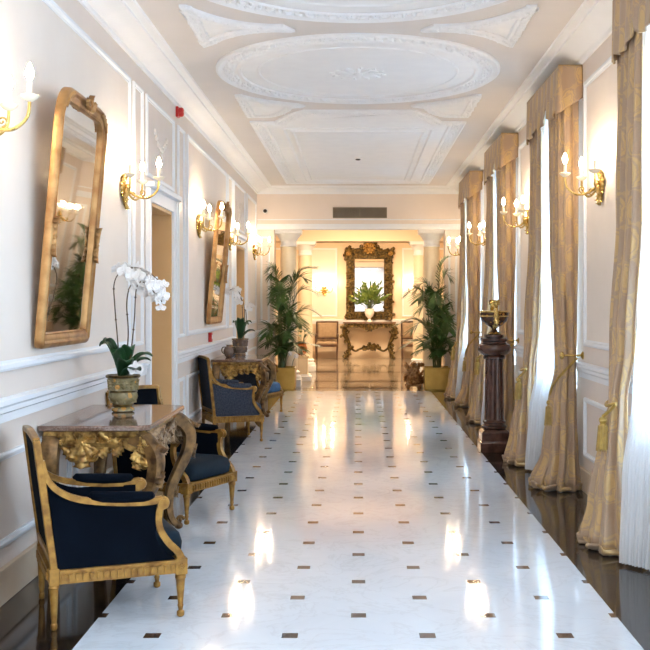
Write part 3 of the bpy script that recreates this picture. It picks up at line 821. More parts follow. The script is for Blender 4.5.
def make_tassel(label, loc, path, grp):
    t = thing('curtain_tieback', label, 'tieback', loc, 0, grp); b = MB()
    b.tube(spline(path, 6), .012, 8); b.build('cord', M['tassel'], t)
    e = V(path[-1]); b = MB()
    b.lathe([(.008,.0),(.024,-.012),(.028,-.03),(.018,-.048),(.024,-.055),(.03,-.07),(.036,-.14),(.04,-.215),(.03,-.22)], 14, c=tuple(e))
    for k in range(14):
        a = 2*PI*k/14; b.tube([e+V((.028*math.cos(a),.028*math.sin(a),-.06)), e+V((.042*math.cos(a),.042*math.sin(a),-.225))], .005, 5)
    b.build('tassel', M['tassel'], t)
    return t
def make_holdback(label, loc, grp):
    t = thing('curtain_holdback', label, 'curtain holdback', loc, PI, grp); b = MB()
    b.lathe([(.035,0),(.035,.008),(.02,.016),(.009,.022),(.009,.16),(.016,.165),(.03,.172),(.034,.184),(.026,.198),(.008,.204)], 18, Matrix.Rotation(PI/2, 4, 'Y'))
    b.build('hook', M['brass'], t)
    return t
ORD = ['nearest', 'second', 'third', 'farthest']
for n, k in enumerate((2, 3, 4, 5)):
    d0, d1 = WIN[k]; w = ORD[n]+' window'
    # pelmet valance: box return at both ends and a scalloped hem
    b = MB(); F = XR-.205
    plan = [(XR-.004, d0), (F, d0), (F, d1), (XR-.004, d1)]
    Ls = [0, .2, .2+d1-d0, .4+d1-d0]
    def ppos(s):
        for i in range(3):
            if s <= Ls[i+1]+1e-6:
                f = (s-Ls[i])/(Ls[i+1]-Ls[i]); a, c = plan[i], plan[i+1]; nx = (c[1]-a[1]); ny = -(c[0]-a[0]); L = math.hypot(nx, ny)
                return a[0]+(c[0]-a[0])*f, a[1]+(c[1]-a[1])*f, -nx/L, -ny/L, i, f
    def val(u, v):
        s = u*Ls[3]; x, y, nx, ny, i, f = ppos(s)
        if i == 1:
            g = f*3; hem = 3.30 - .075*abs(math.sin(PI*g)) + (.07 if abs(g-round(g)) < .08 and .1 < g < 2.9 else 0) - (.07 if f < .05 or f > .95 else 0)
        else:
            g = f if i == 0 else 1-f; hem = 3.36-.13*g
        z = 3.64+(hem-3.64)*v; a = v**.7*.012*math.sin(s*2*PI/.16) + v*.012
        return (min(x+nx*a, XR-.002), y+ny*a, z)
    b.grid(val, 120, 14, lambda u, v: (u*Ls[3], 3.64-.4*v)); b.add([(p[0], p[1], 3.64) for p in plan], [(0,1,2,3)])
    tag(b.build('pelmet', M['curtain'], angle=180, solid=.012), 'gold damask scalloped pelmet over the %s on the right' % w, 'pelmet', 'scalloped pelmets over the windows')
    # near panel
    if n > 0:
        LV = [(3.55, [(1.90,d0+.035),(1.775,d0+.04),(1.765,d0+.3),(1.765,d0+.62)], .022, 6),
              (2.2, [(1.90,d0+.03),(1.77,d0+.03),(1.755,d0+.28),(1.765,d0+.52)], .024, 6),
              (1.35, [(1.89,d0+.04),(1.77,d0+.04),(1.745,d0+.22),(1.77,d0+.36)], .022, 6),
              (1.05, [(1.885,d0+.03),(1.77,d0+.0),(1.73,d0+.14),(1.76,d0+.26)], .018, 6),
              (.7, [(1.885,d0),(1.75,d0-.03),(1.68,d0+.1),(1.70,d0+.28)], .024, 6),
              (.3, [(1.89,d0-.04),(1.74,d0-.08),(1.65,d0+.04),(1.655,d0+.3)], .030, 6),
              (.03, [(1.90,d0-.08),(1.74,d0-.13),(1.56,d0-.02),(1.55,d0+.3)], .036, 6)]
        make_curtain('gold damask curtain tied back on the near side of the %s' % w, LV, 1.0, 'damask window curtains')
        make_holdback('brass knob holdback beside the near curtain of the %s' % w, (XR, d0+.0-.015, 1.15), 'brass curtain holdbacks')
        make_tassel('gold silk tassel tieback on the near curtain of the %s' % w, (0,0,0),
            [(1.87,d0-.055,1.13),(1.80,d0-.065,1.06),(1.73,d0-.04,.98),(1.69,d0+.05,.90),(1.675,d0+.10,.84),(1.665,d0+.12,.76)], 'gold tassel tiebacks')
    e = d1
    LV = [(3.55, [(1.765,e-.62),(1.765,e-.3),(1.765,e-.04),(1.90,e-.035)], .022, 6),
          (2.2, [(1.765,e-.55),(1.75,e-.28),(1.75,e-.04),(1.90,e-.03)], .026, 6),
          (1.35, [(1.76,e-.40),(1.71,e-.24),(1.71,e-.08),(1.89,e-.04)], .022, 6),
          (.95, [(1.73,e-.34),(1.665,e-.26),(1.67,e-.14),(1.80,e-.07)], .014, 6),
          (.7, [(1.72,e-.38),(1.64,e-.28),(1.63,e-.12),(1.78,e-.05)], .022, 6),
          (.3, [(1.74,e-.48),(1.59,e-.34),(1.56,e-.05),(1.74,e+.01)], .028, 6),
          (.03, [(1.76,e-.62),(1.55,e-.42),(1.50,e+.0),(1.72,e+.08)], .036, 6)]
    make_curtain('gold damask curtain tied back on the far side of the %s' % w, LV, 1.0, 'damask window curtains')
    make_tassel('gold silk tassel tieback on the far curtain of the %s' % w, (0,0,0),
        [(1.78,e-.05,.99),(1.70,e-.10,.955),(1.65,e-.15,.94),(1.628,e-.24,.93),(1.66,e-.34,.95),(1.635,e-.285,.90),(1.60,e-.25,.86)], 'gold tassel tiebacks')
    # sheer
    g = .28 if n else .1
    LV = [(3.55, [(1.86,d0+g),(1.86,(d0+d1)/2),(1.86,d1-.22)], .016, 26), (1.5, [(1.86,d0+g),(1.85,(d0+d1)/2),(1.84,d1-.25)], .016, 26),
          (1.0, [(1.86,d0+g+.1),(1.83,(d0+d1)/2),(1.77,d1-.38)], .014, 26), (.5, [(1.84,d0+g+.25),(1.77,(d0+d1)/2),(1.66,d1-.56)], .018, 26),
          (.02, [(1.82,d0+g+.35),(1.73,(d0+d1)/2-.02),(1.60,d1-.72)], .022, 26)]
    b = MB(); b.grid(levels_fn(LV), 208, 36)
    tag(b.build('sheer_curtain', M['sheer'], angle=180), 'white sheer curtain glowing with daylight in the %s' % w, 'sheer curtain', 'white sheer curtains')
M['column'] = mat('yellow cream column stone', (.82,.72,.54), (.86,.77,.60), 5, .4)
# ---------------------------------------------------------------- orchids
def make_pot(name, label, loc, s, prof, m, rim=True):
    t = thing(name, label, 'flower pot', loc); b = MB(); b.lathe([(r*s, z*s) for r, z in prof], 32); b.build('bowl', m, t, angle=60)
    b = MB(); b.lathe([(.098*s,.222*s),(.112*s,.228*s),(.116*s,.238*s),(.110*s,.246*s),(.098*s,.24*s)], 32)
    b.lathe([(.066*s,.036*s),(.074*s,.042*s),(.066*s,.05*s)], 28); b.lathe([(.09*s,.128*s),(.097*s,.134*s),(.09*s,.142*s)], 28)
    b.build('rim_band', M['giltpale'] if m is M['pot2'] else M['darkgilt'], t)
    b = MB()
    for k in range(10):
        a = 2*PI*k/10; n = (math.cos(a), math.sin(a), .25); acanthus(b, (n[0]*.088*s, n[1]*.088*s, .145*s), (0,0,1), n, .075*s, .045*s, .35)
        acanthus(b, (n[0]*.075*s, n[1]*.075*s, .06*s), (0,0,1), n, .06*s, .045*s, .35)
    b.build('relief', m, t)
    b = MB(); b.lathe([(.0005,.200*s),(.096*s,.205*s),(.096*s,.215*s),(.0005,.225*s)], 24); b.build('soil', M['soil'], t)
    return t
POT = [(.062,0),(.075,.006),(.075,.018),(.058,.03),(.062,.045),(.09,.075),(.098,.10),(.09,.135),(.088,.16),(.094,.20),(.110,.235),(.112,.244),(.100,.244),(.094,.20),(.02,.195)]
def orchid_flower(parent, c, d, size):
    b = MB(); Mx = frame_from(c, V(d).orthogonal() if abs(d[2]) > .9 else V((0,0,1))-V(d)*d[2], d)
    for k, (a, L, w) in enumerate(((PI/2,.5,.34),(PI*1.17,.48,.3),(PI*1.83,.48,.3),(0.12,.52,.5),(PI-.12,.52,.5))):
        R = Mx @ rotz(a - PI/2)
        b.grid(lambda u, v: ((u*2-1)*w*size*math.sin(PI*min(1, .14+.8*v))**.6, L*size*2*v*.95, size*(.12*v*v+.1*(u*2-1)**2-.06)), 4, 5, M=R)
    b.ball(Mx @ V((0,-.12*size,.12*size)), .15*size, 7, 5)
    o = b.build('flower', M['petal'], parent, angle=80, solid=.002)
    return o
def make_orchid(label, loc, s, stems, leaves, seed, extra=()):
    random.seed(seed); t = thing('orchid', label, 'orchid', loc)
    for P, nfl in stems:
        b = MB(); Q = spline([V(p)*s for p in P], 8); b.tube(Q, taper(.0055*s,.003*s,len(Q)), 6)
        for p in Q[4:-6:9]: b.ball(p, (.009*s,.009*s,.006*s), 6, 4)
        st = b.build('stem', M['stem'], t); n = len(Q)
        for k in range(nfl):
            i = int(n*(.56+.43*k/max(1,nfl-1))); i = min(i, n-1); p = Q[i] + V((rnd(-.035,.035), rnd(-.05,.05), rnd(-.06,.025)))*s
            d = V((rnd(-.3,.9), rnd(-1,-.2), rnd(-.35,.35))).normalized()
            orchid_flower(st, p, d, (.052 if k < nfl-2 else .036)*s)
    for a, L, lift, w in leaves:
        b = MB(); d = V((math.cos(a), math.sin(a), 0)); sd = V((-d.y, d.x, 0))
        def fn(u, v):
            q = u*2-1; wd = w*s*math.sin(PI*(.12+.86*v))**.6
            p = d*(L*s*(v*.95)) + V((0,0,1))*(lift*s*math.sin(v*2.0)) + sd*(q*wd) + V((0,0,1))*(abs(q)*wd*.45)
            return tuple(p + V((0,0,.215*s)))
        b.grid(fn, 6, 12); b.build('leaf', M['leaf2'], t, angle=80, solid=.003)
    for p in extra: orchid_flower(t, V(p)*s, (.6,-.7,.2), .06*s)
    random.seed(seed+1)
    return t
zt = .875
L1 = (-1.572, 7.14, zt)
make_pot('flower_pot', 'painted ceramic pot with gold relief standing on the near console top', L1, 1.0, POT, M['pot'])
make_orchid('white orchid with three arching stems in the pot on the near console', L1, 1.0,
    [([(-.02,0,.2),(-.03,-.02,.45),(-.055,0,.70),(-.06,.0,.85),(-.02,.0,.93),(.06,-.01,.96),(.15,-.02,.945),(.24,-.03,.88)], 13),
     ([(.0,.02,.2),(.03,.02,.5),(.02,.02,.72),(.045,.02,.84),(.10,.02,.885),(.17,.02,.87),(.23,.0,.80),(.26,.0,.73)], 12),
     ([(.03,-.02,.2),(.06,-.02,.42),(.08,-.02,.62),(.09,-.02,.80),(.12,-.03,.865),(.18,-.04,.84),(.22,-.05,.79)], 9)],
    [(2.9,.18,.24,.055),(-.3,.23,.17,.045),(-1.2,.19,.13,.055),(.5,.20,.13,.045),(3.7,.15,.26,.06),(1.6,.17,.18,.05),(-.7,.19,.07,.05),(-1.9,.13,.2,.05),(-.9,.14,.22,.05)], 5, [(.095,-.06,.285)])
L2 = (-1.592, 14.42, zt)
make_pot('flower_pot', 'brown relief pot with a smaller orchid on the farther console', L2, 1.0, POT, M['pot2'])
make_orchid('white orchid with bowed stems in the brown pot on the farther console', L2, 1.0,
    [([(0,0,.2),(.03,0,.5),(.02,0,.75),(-.02,0,.88),(-.07,0,.92),(-.14,0,.90),(-.20,0,.86)], 8),
     ([(.02,0,.2),(.06,0,.5),(.05,0,.7),(.0,0,.80),(-.05,0,.82),(-.08,0,.80)], 6), ([(.03,0,.2),(.08,.02,.5),(.07,.02,.68),(.12,.02,.72),(.15,.02,.66)], 5)],
    [(.4,.17,.26,.05),(2.7,.12,.26,.045),(-.6,.15,.24,.045),(1.6,.15,.28,.05),(-1.4,.12,.3,.05),(-.2,.22,.14,.05)], 9)
# small round vase leaning beside the second pot
t = thing('small_vase', 'small mottled round vase beside the brown pot on the farther console', 'vase', (-1.72, 14.2, zt)); b = MB()
b.lathe([(.03,0),(.04,.006),(.06,.04),(.072,.08),(.06,.12),(.035,.145),(.03,.16),(.04,.17),(.03,.17),(.02,.14)], 24); b.build('body', M['pot2'], t)
b = MB()
for s in (-1,1): b.tube(spline([(s*.04,0,.14),(s*.085,0,.13),(s*.09,0,.08),(s*.065,0,.05)],5), .007, 7)
b.build('handle', M['darkgilt'], t)

# ---------------------------------------------------------------- palms in brass planters
def make_planter(label, loc, s):
    t = thing('planter', label, 'planter', loc, 0, 'square brass planters'); h = .42; a = .245
    b = MB(); b.sqlathe([(a*.94,0),(a*.94,.02),(a,.022),(a,h-.02),(a+.008,h-.018),(a+.008,h),(a-.02,h),(a-.02,h-.06)]); b.build('box', M['brassplanter'], t, smooth=False, bevel=.006)
    b = MB(); b.box(-a+.022,a-.022,-a+.022,a-.022,h-.09,h-.05); b.build('soil', M['soil'], t, smooth=False)
    return t
def make_palm(label, loc, fronds, seed, group):
    random.seed(seed); t = thing('potted_palm', label, 'palm', loc, 0, group)
    for az, reach, height, droop, nl, ll in fronds:
        nl = int(nl*1.15); ll *= 1.0; reach *= (.55 if math.sin(az) > .35 else 1)
        if math.cos(az)*loc[0] > .8*abs(loc[0]): reach *= .62; ll *= .8
        d = V((math.cos(az), math.sin(az), 0)); b = MB(); base = V((rnd(-.07,.07), rnd(-.07,.07), .36))
        P = spline([base, base+d*reach*.12+V((0,0,(height-.36)*.45)), base+d*reach*.32+V((0,0,(height-.36)*.85)), base+d*reach*.6+V((0,0,height-.36)), base+d*reach+V((0,0,height-.36-droop))], 10)
        b.tube(P, taper(.011,.003,len(P)), 5); b.build('stalk', M['palmstem'], t)
        b = MB(); n = len(P); i0 = int(n*.38)
        for q in range(nl):
            f = q/(nl-1); i = i0+f*(n-1-i0); k = int(i); p = P[k].lerp(P[min(k+1,n-1)], i-k); tg = (P[min(k+1,n-1)]-P[max(k-1,0)]).normalized()
            sd = tg.cross(V((0,0,1))); sd = sd.normalized() if sd.length > .05 else V((-d.y,d.x,0)); up = sd.cross(tg)
            L = ll*(.45+.9*math.sin(PI*(.14+.8*f)))*rnd(.85,1.1)
            for s in (-1, 1):
                dr = (sd*s*.75 + tg*(.62+.5*f) + up*rnd(.0,.25)).normalized(); w = .0105*rnd(.8,1.2); nrm = dr.cross(tg).normalized()*s
                wd = dr.cross(nrm).normalized()
                L_ = []
                for m_ in range(5):
                    g = m_/4; c = p + dr*L*g + V((0,0,-1))*L*.24*g*g*rnd(.8,1.2); ww = w*(math.sin(PI*(.15+.85*g))**.8 if g < 1 else .02)
                    L_.append((c-wd*ww, c+nrm*ww*.35, c+wd*ww))
                b.loops(L_, False)
        b.build('frond', M['leaf'], t, angle=180)
    random.seed(seed+100)
    return t
def fan(spec): return spec
PX1, PY1 = -1.40, 19.72
PX2, PY2 = 1.46, 19.72
make_planter('square brass planter of the left palm, beside the farther console', (PX1, PY1-.0, 0), 1)
make_planter('square brass planter of the right palm near the last curtain', (PX2, PY2, 0), 1)
SP1 = [(3.0,.36,2.26,.05,22,.24),(.25,.62,2.20,-.06,24,.24),(-2.6,.34,2.2,.12,22,.24),(-.5,.46,2.08,.05,24,.26),(3.5,.38,1.72,.0,22,.22),(-2.5,.40,1.85,.2,22,.24),(-1.4,.5,1.8,.2,22,.26),(-.1,.55,1.85,.05,24,.24),
       (.1,.62,1.5,.1,22,.24),(-.9,.6,1.4,.2,22,.26),(3.1,.36,1.3,.1,20,.22),(-2.0,.5,1.2,.2,22,.24),(-.3,.62,1.15,.1,22,.24),(-1.3,.5,1.1,.12,22,.26),(3.3,.36,1.0,.1,20,.2),(-.1,.72,.86,.04,22,.2),(-1.7,.3,2.0,.2,22,.26),
       (-2.3,.42,.95,.1,20,.24),(-.8,.5,.85,.1,20,.24),(-1.5,.4,.8,.08,20,.24),(-.4,.42,.72,.05,18,.2),(-2.7,.34,.72,.05,18,.2),(-1.0,.35,1.5,.2,22,.26),(3.0,.30,1.9,.1,22,.22)]
SP2 = [(.30,.38,2.34,-.1,24,.2),(.2,.36,2.15,.1,22,.24),(3.0,.50,1.88,.12,26,.25),(2.9,.42,1.98,.15,24,.25),(-2.3,.48,1.80,.15,24,.26),(-1.5,.38,1.8,.2,24,.26),(-.1,.36,1.7,.15,22,.24),(-.6,.42,1.5,.2,24,.26),(-2.8,.4,1.6,.15,24,.25),
       (3.05,.78,1.30,.1,24,.2),(-2.6,.55,1.25,.15,22,.25),(-1.3,.5,1.3,.2,24,.26),(-.2,.36,1.25,.15,22,.25),(3.1,.62,.90,.1,22,.24),(-2.2,.55,.95,.12,22,.25),(-1.0,.48,.95,.15,22,.26),(-.3,.36,.9,.12,20,.22),(-1.6,.35,1.5,.2,24,.26),
       (-2.7,.5,.78,.08,20,.22),(-1.7,.45,.75,.08,20,.24),(-.8,.36,.72,.06,20,.22),(-1.9,.3,1.15,.1,22,.25)]
make_palm('leafy green palm in the brass planter left of the lobby opening', (PX1, PY1, 0), SP1, 3, 'palms at the end of the hall')
make_palm('leafy green palm in the brass planter right of the lobby opening, beside the curtains', (PX2, PY2, 0), SP2, 4, 'palms at the end of the hall')
# white blooms tucked at the foot of the left palm
for k, (x, z) in enumerate(((-1.24,.68),(-1.13,.635))):
    o = thing('white_bloom', ['white flower higher up among the left palm fronds', 'white flower lower down among the left palm fronds'][k], 'flower', (x, 19.42, z), 0, 'white blooms in the left palm')
    random.seed(20+k)
    b = MB(); b.tube(spline([(-.1,.3,-.25),(-.06,.18,-.1),(0,0,0)],6), .004, 5); b.build('stem', M['palmstem'], o)
    b = MB()
    for j in range(7):
        a = 2*PI*j/7; Mx = Matrix.Rotation(a, 4, 'Y'); b.ball(Mx @ V((.025,0,0)), (.021,.010,.021), 7, 5)
    b.ball((0,-.01,0), .02, 7, 5); b.build('petals', M['petal'], o)

# ---------------------------------------------------------------- columns round the lobby
def make_column(label, x, y, h, R, z0=0):
    t = thing('column', label, 'column', (x, y, z0), 0, 'cream lobby columns'); b = MB()
    b.sqlathe([(R*1.42,0),(R*1.42,.14)]); b.build('plinth', M['white'], t, smooth=False, bevel=.008)
    b = MB(); b.lathe([(R*1.38,.14),(R*1.42,.17),(R*1.38,.20),(R*1.2,.21),(R*1.14,.235),(R*1.24,.25),(R*1.26,.27),(R*1.2,.285),(R*1.05,.30)], 32); b.build('base', M['white'], t)
    b = MB(); n = 48; L = []
    for z in [.29+(h-.29-.30)*i/8 for i in range(9)]:
        f = (z-.29)/(h-.59); r = R*(1-.12*f*f); L.append([((r-.012*(k%2))*math.cos(2*PI*k/n), (r-.012*(k%2))*math.sin(2*PI*k/n), z) for k in range(n)])
    b.loops(L, True); b.build('shaft', M['column'], t, angle=180)
    b = MB(); b.lathe([(R*.86,h-.32),(R*.95,h-.31),(R*.95,h-.285),(R*.88,h-.275),(R*.88,h-.20),(R*1.0,h-.185),(R*1.05,h-.16),(R*1.3,h-.10),(R*1.38,h-.075)], 32)
    b.sqlathe([(R*1.4,h-.075),(R*1.45,h-.06),(R*1.45,h-.02),(R*1.5,h-.015),(R*1.5,h)]); b.build('capital', M['white'], t, angle=30)
    return t
make_column('cream column behind the left palm, front row', -1.34, 20.60, 3.0, .175)
make_column('cream column behind the right palm, front row', 1.42, 20.60, 3.0, .175)
make_column('cream column left of the back chair, second row', -1.24, 25.0, 3.03, .175)
make_column('cream column second row behind the right palm', 1.46, 25.0, 3.03, .175)

# ---------------------------------------------------------------- lobby back wall: mirror, console, chairs, flowers
CX = .33
t = thing('baroque_mirror', 'large dark gilt carved mirror on the lobby back wall above a console', 'mirror', (CX, YB, 1.10)); random.seed(11)
GW, GH, GB = .88, 1.55, .24
b = MB()
prof = [(-.23,.0),(-.23,.05),(-.15,.075),(-.08,.06),(-.03,.05),(0,.055),(.015,.03),(.02,.012)]
b.loops([[(x, -h, z) for x, z in ((-GW/2+o, GB+o), (GW/2-o, GB+o), (GW/2-o, GB+GH-o), (-GW/2+o, GB+GH-o))] for o, h in prof], True)
b.build('mirror_frame', M['darkgilt'], t, angle=40)
b = MB(); b.add([(-GW/2,-.015,GB),(GW/2,-.015,GB),(GW/2,-.015,GB+GH),(-GW/2,-.015,GB+GH)], [(0,1,2,3)]); b.build('mirror_glass', M['mirror'], t, smooth=False)
b = MB(); N3 = (0,-1,0)
def deco(x, z, n, r):
    for k in range(n):
        a = rnd(0, 2*PI); acanthus(b, (x+rnd(-.04,.04), -.06-rnd(0,.03), z+rnd(-.05,.05)), (math.cos(a), 0, math.sin(a)), N3, r*rnd(.8,1.3), r*.6, .6)
for s in (-1, 1):
    for k in range(9):
        z = GB-.1+k*(GH+.1)/8; x = s*(GW/2+.13); deco(x, z, 4, .14)
        scroll(b, (x+s*.04*(k%2), -.09, z+.08), (s,0,0), (0,0,1 if k%2 else -1), .075, .022, 1.3, rnd(0,2))
    for k in range(5):
        deco(s*(.08+k*.11), GB-.12, 3, .12); deco(s*(.1+k*.12), GB+GH+.12+.02*(4-k), 5, .15)
        scroll(b, (s*(.12+k*.11), -.09, GB+GH+.14+.03*(4-k)), (s,0,0), (0,0,1), .08, .022, 1.3, 1.)
    for k in range(4): deco(s*(GW/2+.16), GB+GH+.10+.03*k, 4, .16)
    scroll(b, (s*(GW/2+.12), -.1, GB-.12), (-s,0,0), (0,0,1), .10, .03, 1.3, 0)
    for k in range(4): scroll(b, (s*(.07+.05*k), -.12, GB+GH+.30+.05*(k%2)), (s,0,0), (0,0,1), .08, .024, 1.2, k)
for k in range(26): deco(rnd(-.16,.16), GB+GH+rnd(.1,.42), 1, .15)
b.build('carved_surround', M['darkgilt'], t, angle=50)
b = MB(); rosette(b, (0,-.14,GB+GH+.30), N3, .09)
for k in range(10):
    a = 2*PI*k/10; acanthus(b, (0,-.12,GB+GH+.30), (math.cos(a),0,math.sin(a)*.9), N3, .2, .09, .6)
b.build('crest', M['gilt'], t, angle=50)
for s in (-1,1):
    b = MB(); rosette(b, (s*(GW/2+.17),-.13,GB+GH+.14), N3, .08); b.build('corner_rosette', M['gilt'], t)

t = thing('console_table', 'dark gilt rococo console under the large mirror on the lobby back wall', 'console table', (CX, YB, 0)); random.seed(12)
b = MB(); P = [(-.76,-.03),(-.76,-.30),(-.70,-.40),(-.5,-.42),(-.3,-.48),(.3,-.48),(.5,-.42),(.70,-.40),(.76,-.30),(.76,-.03)]
b.loops([[(x*k, y, z) for x, y in P] for k, z in ((.985,1.01),(1,1.02),(1,1.045),(.99,1.055))], True, True, True); b.build('marble_top', M['topmarble'], t, angle=30)
b = MB()
for k in range(25):
    x = -.66+1.32*k/24; y = -.36-.08*(1-abs(x)/.7); L_ = .10+.12*math.exp(-(x/.16)**2); b.box(x-.03, x+.03, y, y+.03, 1.01-L_, 1.012)
    acanthus(b, (x, y-.005, .99), (rnd(-.6,.6),0,-1), N3, L_*1.1, .07, .6)
for s in (-1,1): b.box(s*.70-.015, s*.70+.015, -.36, -.03, .90, 1.012)
b.build('carved_apron', M['darkgilt'], t, angle=50)
for s in (-1, 1):
    b = MB(); P = spline([(s*.66,-.34,1.0),(s*.73,-.38,.86),(s*.72,-.38,.68),(s*.60,-.34,.48),(s*.56,-.32,.32),(s*.62,-.36,.14),(s*.70,-.40,.03)], 6)
    b.tube(P, taper(.062,.036,len(P)), 8); n = len(P)
    for i in range(3, n-3, 4): acanthus(b, P[i]+V((s*.02,-.05,0)), (s*rnd(-.5,1),0,rnd(-1,.4)), N3, .15, .08, .7)
    scroll(b, (s*.66,-.38,.80), (s,0,0), (0,0,1), .08, .025, 1.3, PI); scroll(b, (s*.64,-.36,.20), (s,0,0), (0,0,-1), .08, .025, 1.3, 0)
    b.ball((s*.70,-.40,.03), (.05,.05,.03), 8, 6); b.build('leg', M['darkgilt'], t, angle=50)
    b = MB(); b.tube(spline([(s*.66,-.07,1.0),(s*.70,-.07,.8),(s*.60,-.07,.45),(s*.62,-.07,.02)],6), .035, 8); b.build('leg', M['darkgilt'], t)
b = MB()
b.tube(spline([(-.57,-.32,.34),(-.42,-.25,.22),(-.25,-.22,.28),(0,-.22,.34),(.25,-.22,.28),(.42,-.25,.22),(.57,-.32,.34)],6), .032, 8)
for k in range(16): acanthus(b, (rnd(-.22,.22),-.25,rnd(.22,.36)), (rnd(-1,1),0,rnd(.1,1)), N3, .15, .09, .6)
rosette(b, (0,-.28,.36), N3, .09); b.build('stretcher', M['darkgilt'], t, angle=50)

t = thing('white_urn_vase', 'white porcelain urn vase on the back console, holding greenery', 'vase', (CX, YB-.26, 1.056)); b = MB()
b.lathe([(.10,0),(.10,.02),(.05,.04),(.035,.08),(.05,.11),(.11,.17),(.14,.26),(.135,.34),(.15,.38),(.14,.38),(.12,.33),(.02,.3)], 28); b.build('bowl', M['ceramic'], t)
t = thing('bouquet', 'loose green and yellow bouquet in the white urn before the back mirror', 'flower arrangement', (CX, YB-.26, 1.42)); random.seed(14)
b = MB(); lf = MB(); fl = MB()
for k in range(70):
    a = rnd(0, 2*PI); el = rnd(.15, 1.35); R_ = rnd(.30,.50); dv = V((math.cos(a)*math.cos(el)*1.15, math.sin(a)*math.cos(el)*.36-.08, math.sin(el)*1.5)); e = dv*R_ + V((0,0,.10))
    b.tube([(0,0,-.04), e*.5+V((0,0,.03)), e], .003, 4)
    for j in range(4):
        p = e*(.55+.15*j); d = (dv+V((rnd(-.7,.7),rnd(-.5,.3),rnd(-.6,.5)))).normalized(); Mx = frame_from(p, d, V((rnd(-.3,.3),-1,rnd(0,.6))))
        lf.grid(lambda u, v: ((u*2-1)*.022*math.sin(PI*(.08+.9*v)), .15*v, .02*math.sin(PI*v)), 2, 4, M=Mx)
    if k % 5 == 0: fl.ball(e, (.03,.025,.03), 7, 5)
b.build('stems', M['palmstem'], t); lf.build('foliage', M['leaf3'], t, angle=180)
M['yellow'] = mat('yellow blossom', (.6,.55,.08), (.7,.66,.25), 12, .6); fl.build('blossoms', M['yellow'], t)

def make_side_chair(label, loc):
    t = thing('side_chair', label, 'chair', loc, 0, 'dark wood chairs by the back wall'); W_ = M['darkwood']; sq = [(-1,-1),(1,-1),(1,1),(-1,1)]
    for sx in (-1, 1):
        b = MB(); b.tube([(sx*.29,-.27,0),(sx*.30,-.27,.40)], [.018,.026], prof=sq, ref=(1,0,0)); b.build('leg', W_, t)
        b = MB(); b.tube([(sx*.29,.30,0),(sx*.30,.25,.42)], [.018,.024], prof=sq, ref=(1,0,0)); b.build('leg', W_, t)
        b = MB(); b.tube(spline([(sx*.30,.27,.70),(sx*.33,.05,.69),(sx*.33,-.15,.66),(sx*.32,-.20,.62),(sx*.31,-.20,.42)],5), .02, 6); b.build('armrest', W_, t)
    b = MB()
    for s in (-1,1): b.box(s*.30-.022, s*.30+.022, -.27, .27, .36, .43)
    for s in (-1,1): b.box(-.29, .29, s*.26-.022, s*.26+.022, .36, .43)
    b.build('seat_frame', W_, t, smooth=False, bevel=.004)
    b = MB(); b.loops([[(x*k, y*k, z) for x, y in ((-.29,-.27),(.29,-.27),(.29,.25),(-.29,.25))] for k, z in ((.97,.425),(1,.44),(1,.465),(.94,.49),(.8,.50))], True, True, True); b.build('seat_cushion', M['beigefab'], t)
    b = MB()
    for s in (-1,1): b.tube([(s*.30,.25,.42),(s*.30,.30,.75),(s*.30,.34,1.06)], .024, prof=sq, ref=(1,0,0))
    b.box(-.31,.31,.32,.365,1.03,1.075); b.box(-.30,.30,.265,.30,.56,.60); b.build('backrest_frame', W_, t, smooth=False, bevel=.004)
    b = MB(); b.grid(lambda u, v: (-.28+.56*u, .255+.045*v+.02-.03*math.sin(PI*u)*math.sin(PI*v)+.015, .60+.43*v), 8, 8); b.build('backrest', M['beigefab'], t, solid=.03)
    return t
a = make_side_chair('dark wood armchair with beige back left of the back console', (-.89, YB-.50, 0))
dup(a, 'dark wood armchair with beige back right of the back console, behind the palm', (1.56, YB-.50, 0))

# ---------------------------------------------------------------- pedestal with urn
PP = (1.475, 11.55, 0)
t = thing('pedestal', 'dark red brown stone pedestal column standing by the curtains', 'pedestal', PP); b = MB()
b.sqlathe([(.165,0),(.165,.10),(.155,.115),(.15,.12),(.15,.21),(.135,.225),(.12,.24)]); b.build('base', M['pedestal'], t, smooth=False, bevel=.006)
b = MB(); b.lathe([(.12,.24),(.135,.255),(.135,.275),(.118,.285),(.112,.30),(.125,.31),(.125,.325),(.108,.34)], 32); b.build('base_ring', M['pedestal'], t)
b = MB(); n = 40; b.loops([[((r-.008*((k//2)%2))*math.cos(2*PI*k/n), (r-.008*((k//2)%2))*math.sin(2*PI*k/n), z) for k in range(n)] for r, z in ((.108,.33),(.106,.4),(.098,.98),(.098,1.0))], True); b.build('shaft', M['pedestal'], t, angle=20)
b = MB(); b.lathe([(.10,.99),(.12,1.0),(.12,1.02),(.11,1.03),(.15,1.05),(.178,1.085),(.182,1.12),(.17,1.15),(.13,1.17),(.13,1.185),(.15,1.195),(.15,1.22),(.11,1.235),(.11,1.26),(0.001,1.262)], 36); b.build('capital', M['pedestal'], t)
t = thing('urn', 'dark enamelled urn with gilt handles on top of the stone pedestal', 'urn', (PP[0], PP[1], 1.262)); b = MB()
b.lathe([(.07,0),(.075,.012),(.04,.03),(.025,.055),(.04,.075),(.09,.10),(.14,.15),(.155,.20),(.155,.23),(.163,.245),(.15,.245),(.14,.2),(.02,.19)], 36); b.build('bowl', M['urn'], t, angle=50)
b = MB(); b.lathe([(.157,.232),(.168,.24),(.168,.25),(.157,.256)], 36); b.lathe([(.155,.19),(.160,.196),(.155,.203)], 36); b.lathe([(.073,.0),(.08,.006),(.073,.014)], 28); b.build('gilt_band', M['brass'], t)
